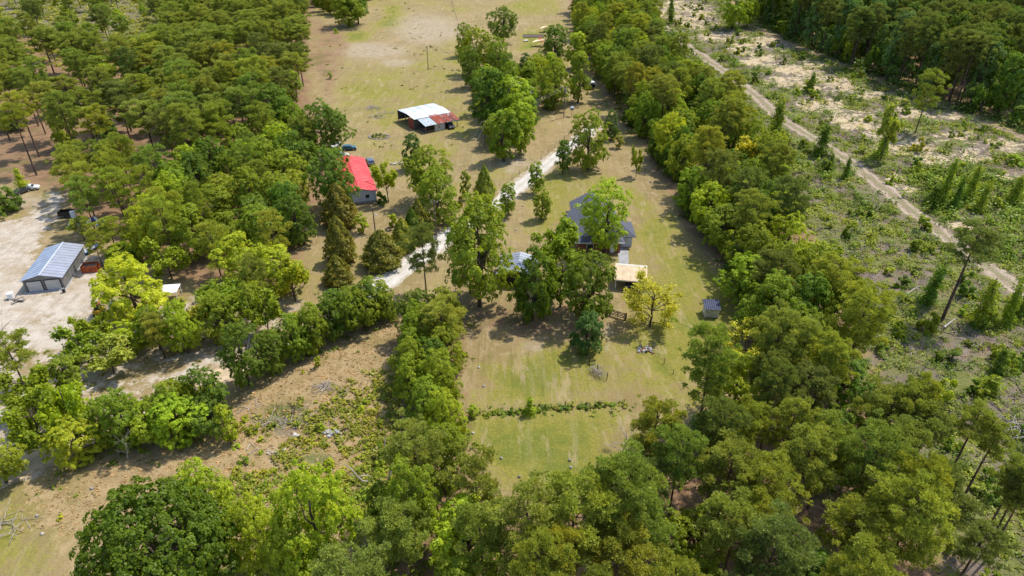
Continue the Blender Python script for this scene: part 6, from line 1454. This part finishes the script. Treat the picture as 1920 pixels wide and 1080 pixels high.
deadlimbs('fallen_branch', (690, 903), [[(691, 903, .3), (680, 902, .8), (670, 893, 1.3), (660, 880, 1.8), (645, 870, 2.4)], [(666, 889, 1.4), (657, 890, 1.2)], [(676, 893, .7), (688, 891, .6), (698, 895, .5)]], 'bleached fallen limb curving over the weeds of the rough field', 'branch')
for px, py, s, lab_ in ((1173, 882, 1.0, 'bare grey dead tree among the pines below the meadow'), (35, 690, 1.25, 'bare leafless tree at the edge of the white sand yard'), (242, 862, .6, 'small bare grey tree on the bank of the sand road')):
    x, y = G(px, py); plant('bare', x, y, 8*s, 7*s, 'oak', lab_)
for x0, y0_, x1_, y1_, l in ((1722, 905, 1768, 885, 'long dark log'), (1690, 560, 1722, 540, 'pale thin log'), (1770, 615, 1790, 600, 'short pale log'), (1758, 660, 1728, 700, 'slender log'), (1795, 605, 1800, 620, 'splintered log')):
    a = Vector(G(x0, y0_)); b = Vector(G(x1_, y1_)); c = (a+b)/2; z = H1(c.x, c.y)+.25; d = (b-a)/2
    tag(MB().tube([(-d.x, -d.y, -.05), (d.x*.1, d.y*.1, .05), (d.x, d.y, .1)], [.2, .16, .08], 6).build('fallen_log', DEADW if 'pale' in l else BARK, loc=(c.x, c.y, z)), l+' lying on the clear-cut litter near the pine wood', 'log')
# brush piles, rubble, debris
def brush(px, py, n, sx, sy, label, mat=DEADW, seed=3, hz=.5, r=.05):
    rs = np.random.default_rng(seed); S = []
    for _ in range(n):
        x, y, a, l = rs.normal(0, sx*.4), rs.normal(0, sy*.4), rs.uniform(0, 3.14), rs.uniform(.6, 1.8); z = abs(rs.normal(0, hz*.6))+.05
        S.append(limb((x-math.cos(a)*l, y-math.sin(a)*l, z), (x+math.cos(a)*l, y+math.sin(a)*l, z+rs.normal(0, .2)), r, r*.4, rs, 2, .12))
    c = G(px, py); g = empty('brush_pile', (c[0], c[1], H1(*c)), 0, label, 'brush pile'); link('branches', tubes_mesh(S, 4, 'branches', mat), g)
brush(700, 203, 60, 4.5, 3.5, 'tangle of grey cut branches on the pasture beyond the barn', seed=4); brush(720, 213, 25, 4, 2, 'trailing grey branches next to the tangle on the pasture', seed=5); brush(708, 221, 22, 4, 1.5, 'thin line of grey branches nearest the ring of plants', seed=6)
brush(536, 790, 30, 3.5, 2, 'brush and pale litter pile in the rough field', seed=7); brush(612, 725, 26, 2.2, 1.4, 'white-grey brush heap in the dry grass of the rough field', seed=8, hz=.3)
brush(545, 770, 18, 3.5, 2, 'dark brush pile with boards in the rough field', BARK, 9); brush(8, 990, 40, 3, 3, 'pale brush pile at the picture edge on the mown corner', seed=10)
brush(1905, 805, 45, 3, 3, 'slash pile of pale logs by the lower clear-cut edge', seed=11, r=.09)
def rubble(px, py, n, sx, sy, label, mats, seed, sz=(.12, .35), cat='rubble pile', name='rubble_pile'):
    c = G(px, py); r = random.Random(seed); g = empty(name, (c[0], c[1], H1(*c)), 0, label, cat); proto = []
    for i in range(n):
        s = r.uniform(*sz); k = 6; x, y = r.gauss(0, sx*.42), r.gauss(0, sy*.42); z = max(0, .5-.3*math.hypot(x/sx, y/sy))*r.random()*.6
        m = MB(); m.loft([[(x+s*q*math.cos(6.283*j/k)*r.uniform(.7, 1.2), y+s*q*math.sin(6.283*j/k)*r.uniform(.7, 1.2), z+s*t) for j in range(k)] for q, t in ((.8, 0), (1, .35), (.6, .8))]); m.build('stone', mats[i % len(mats)], g)
rubble(1209, 657, 60, 1.6, 1.1, 'red brick and grey stone rubble pile on the lawn', [M_BRICK, M_STONE, M_STONE, M_BRICK, M_CONC], 2)
rubble(622, 812, 34, 1.8, 1.1, 'white broken concrete pile in the weedy field', [M_PALE, M_STONE, M_CONC], 3); rubble(512, 850, 10, 1.5, 1.0, 'few white stones in the rough field', [M_PALE, M_STONE], 4); rubble(553, 818, 9, .8, .8, 'small white stones on the weedy field', [M_PALE], 5)
rubble(748, 307, 26, 3.2, 1.2, 'white strewn rubbish pile by the dark glossy tree', [M_PALE, M_STONE, M_WHITE], 6)
# ring of plants
c = G(711, 257); g = empty('flower_ring', (c[0], c[1], 0), 0, 'pale stone ring with low plants on the pasture near the barn', 'flower bed')
for i in range(22):
    a = 6.283*i/22; MB().loft([[(3.1*math.cos(a)+.3*q*math.cos(j*1.05), 2.2*math.sin(a)+.3*q*math.sin(j*1.05), t) for j in range(6)] for q, t in ((1, 0), (1.05, .2), (.6, .35))]).build('stone', M_STONE, g)
for i in range(9):
    a = 6.283*i/9; plant('bush', c[0]+1.9*math.cos(a), c[1]+1.2*math.sin(a), rnd.uniform(.6, 1.1), rnd.uniform(1.0, 1.5), rnd.choice(['dark', 'oak']), 'low plant inside the pale stone ring', 'plants in the stone ring')
# small pale stones in the fields
k_ = 0
for px, py, l in ((70, 968, 'on the mown corner field, left of two'), (80, 1002, 'nearest the picture corner'), (172, 917, 'by the green sprouts of the rough field'), (153, 1063, 'at the foot of the mown corner field'), (1068, 864, 'in the middle of the meadow'), (1070, 877, 'just below the middle of the meadow'), (974, 895, 'near the pine wood in the meadow'), (887, 813, 'at the top corner of the meadow'), (940, 860, 'on the left of the meadow'), (898, 690, 'on the mown field stripes'), (907, 725, 'low on the mown field stripes'), (967, 432, 'white garden ornament on the lawn before the dark roofed house'), (980, 387, 'on the lawn beside the road'), (620, 881, 'beside the weedy field edge')):
    c = G(px, py); s = .25
    m = MB(); m.loft([[(s*q*math.cos(6.283*j/7), s*.8*q*math.sin(6.283*j/7), t) for j in range(7)] for q, t in ((.9, 0), (1, .15), (.5, .3))])
    tag(m.build('pale_stone', M_PALE if k_ % 2 else M_STONE, loc=(c[0], c[1], 0)), ('pale stone lying ' if 'ornament' not in l else '')+l, 'stone'); k_ += 1
print('TOTAL', len(bpy.data.objects))
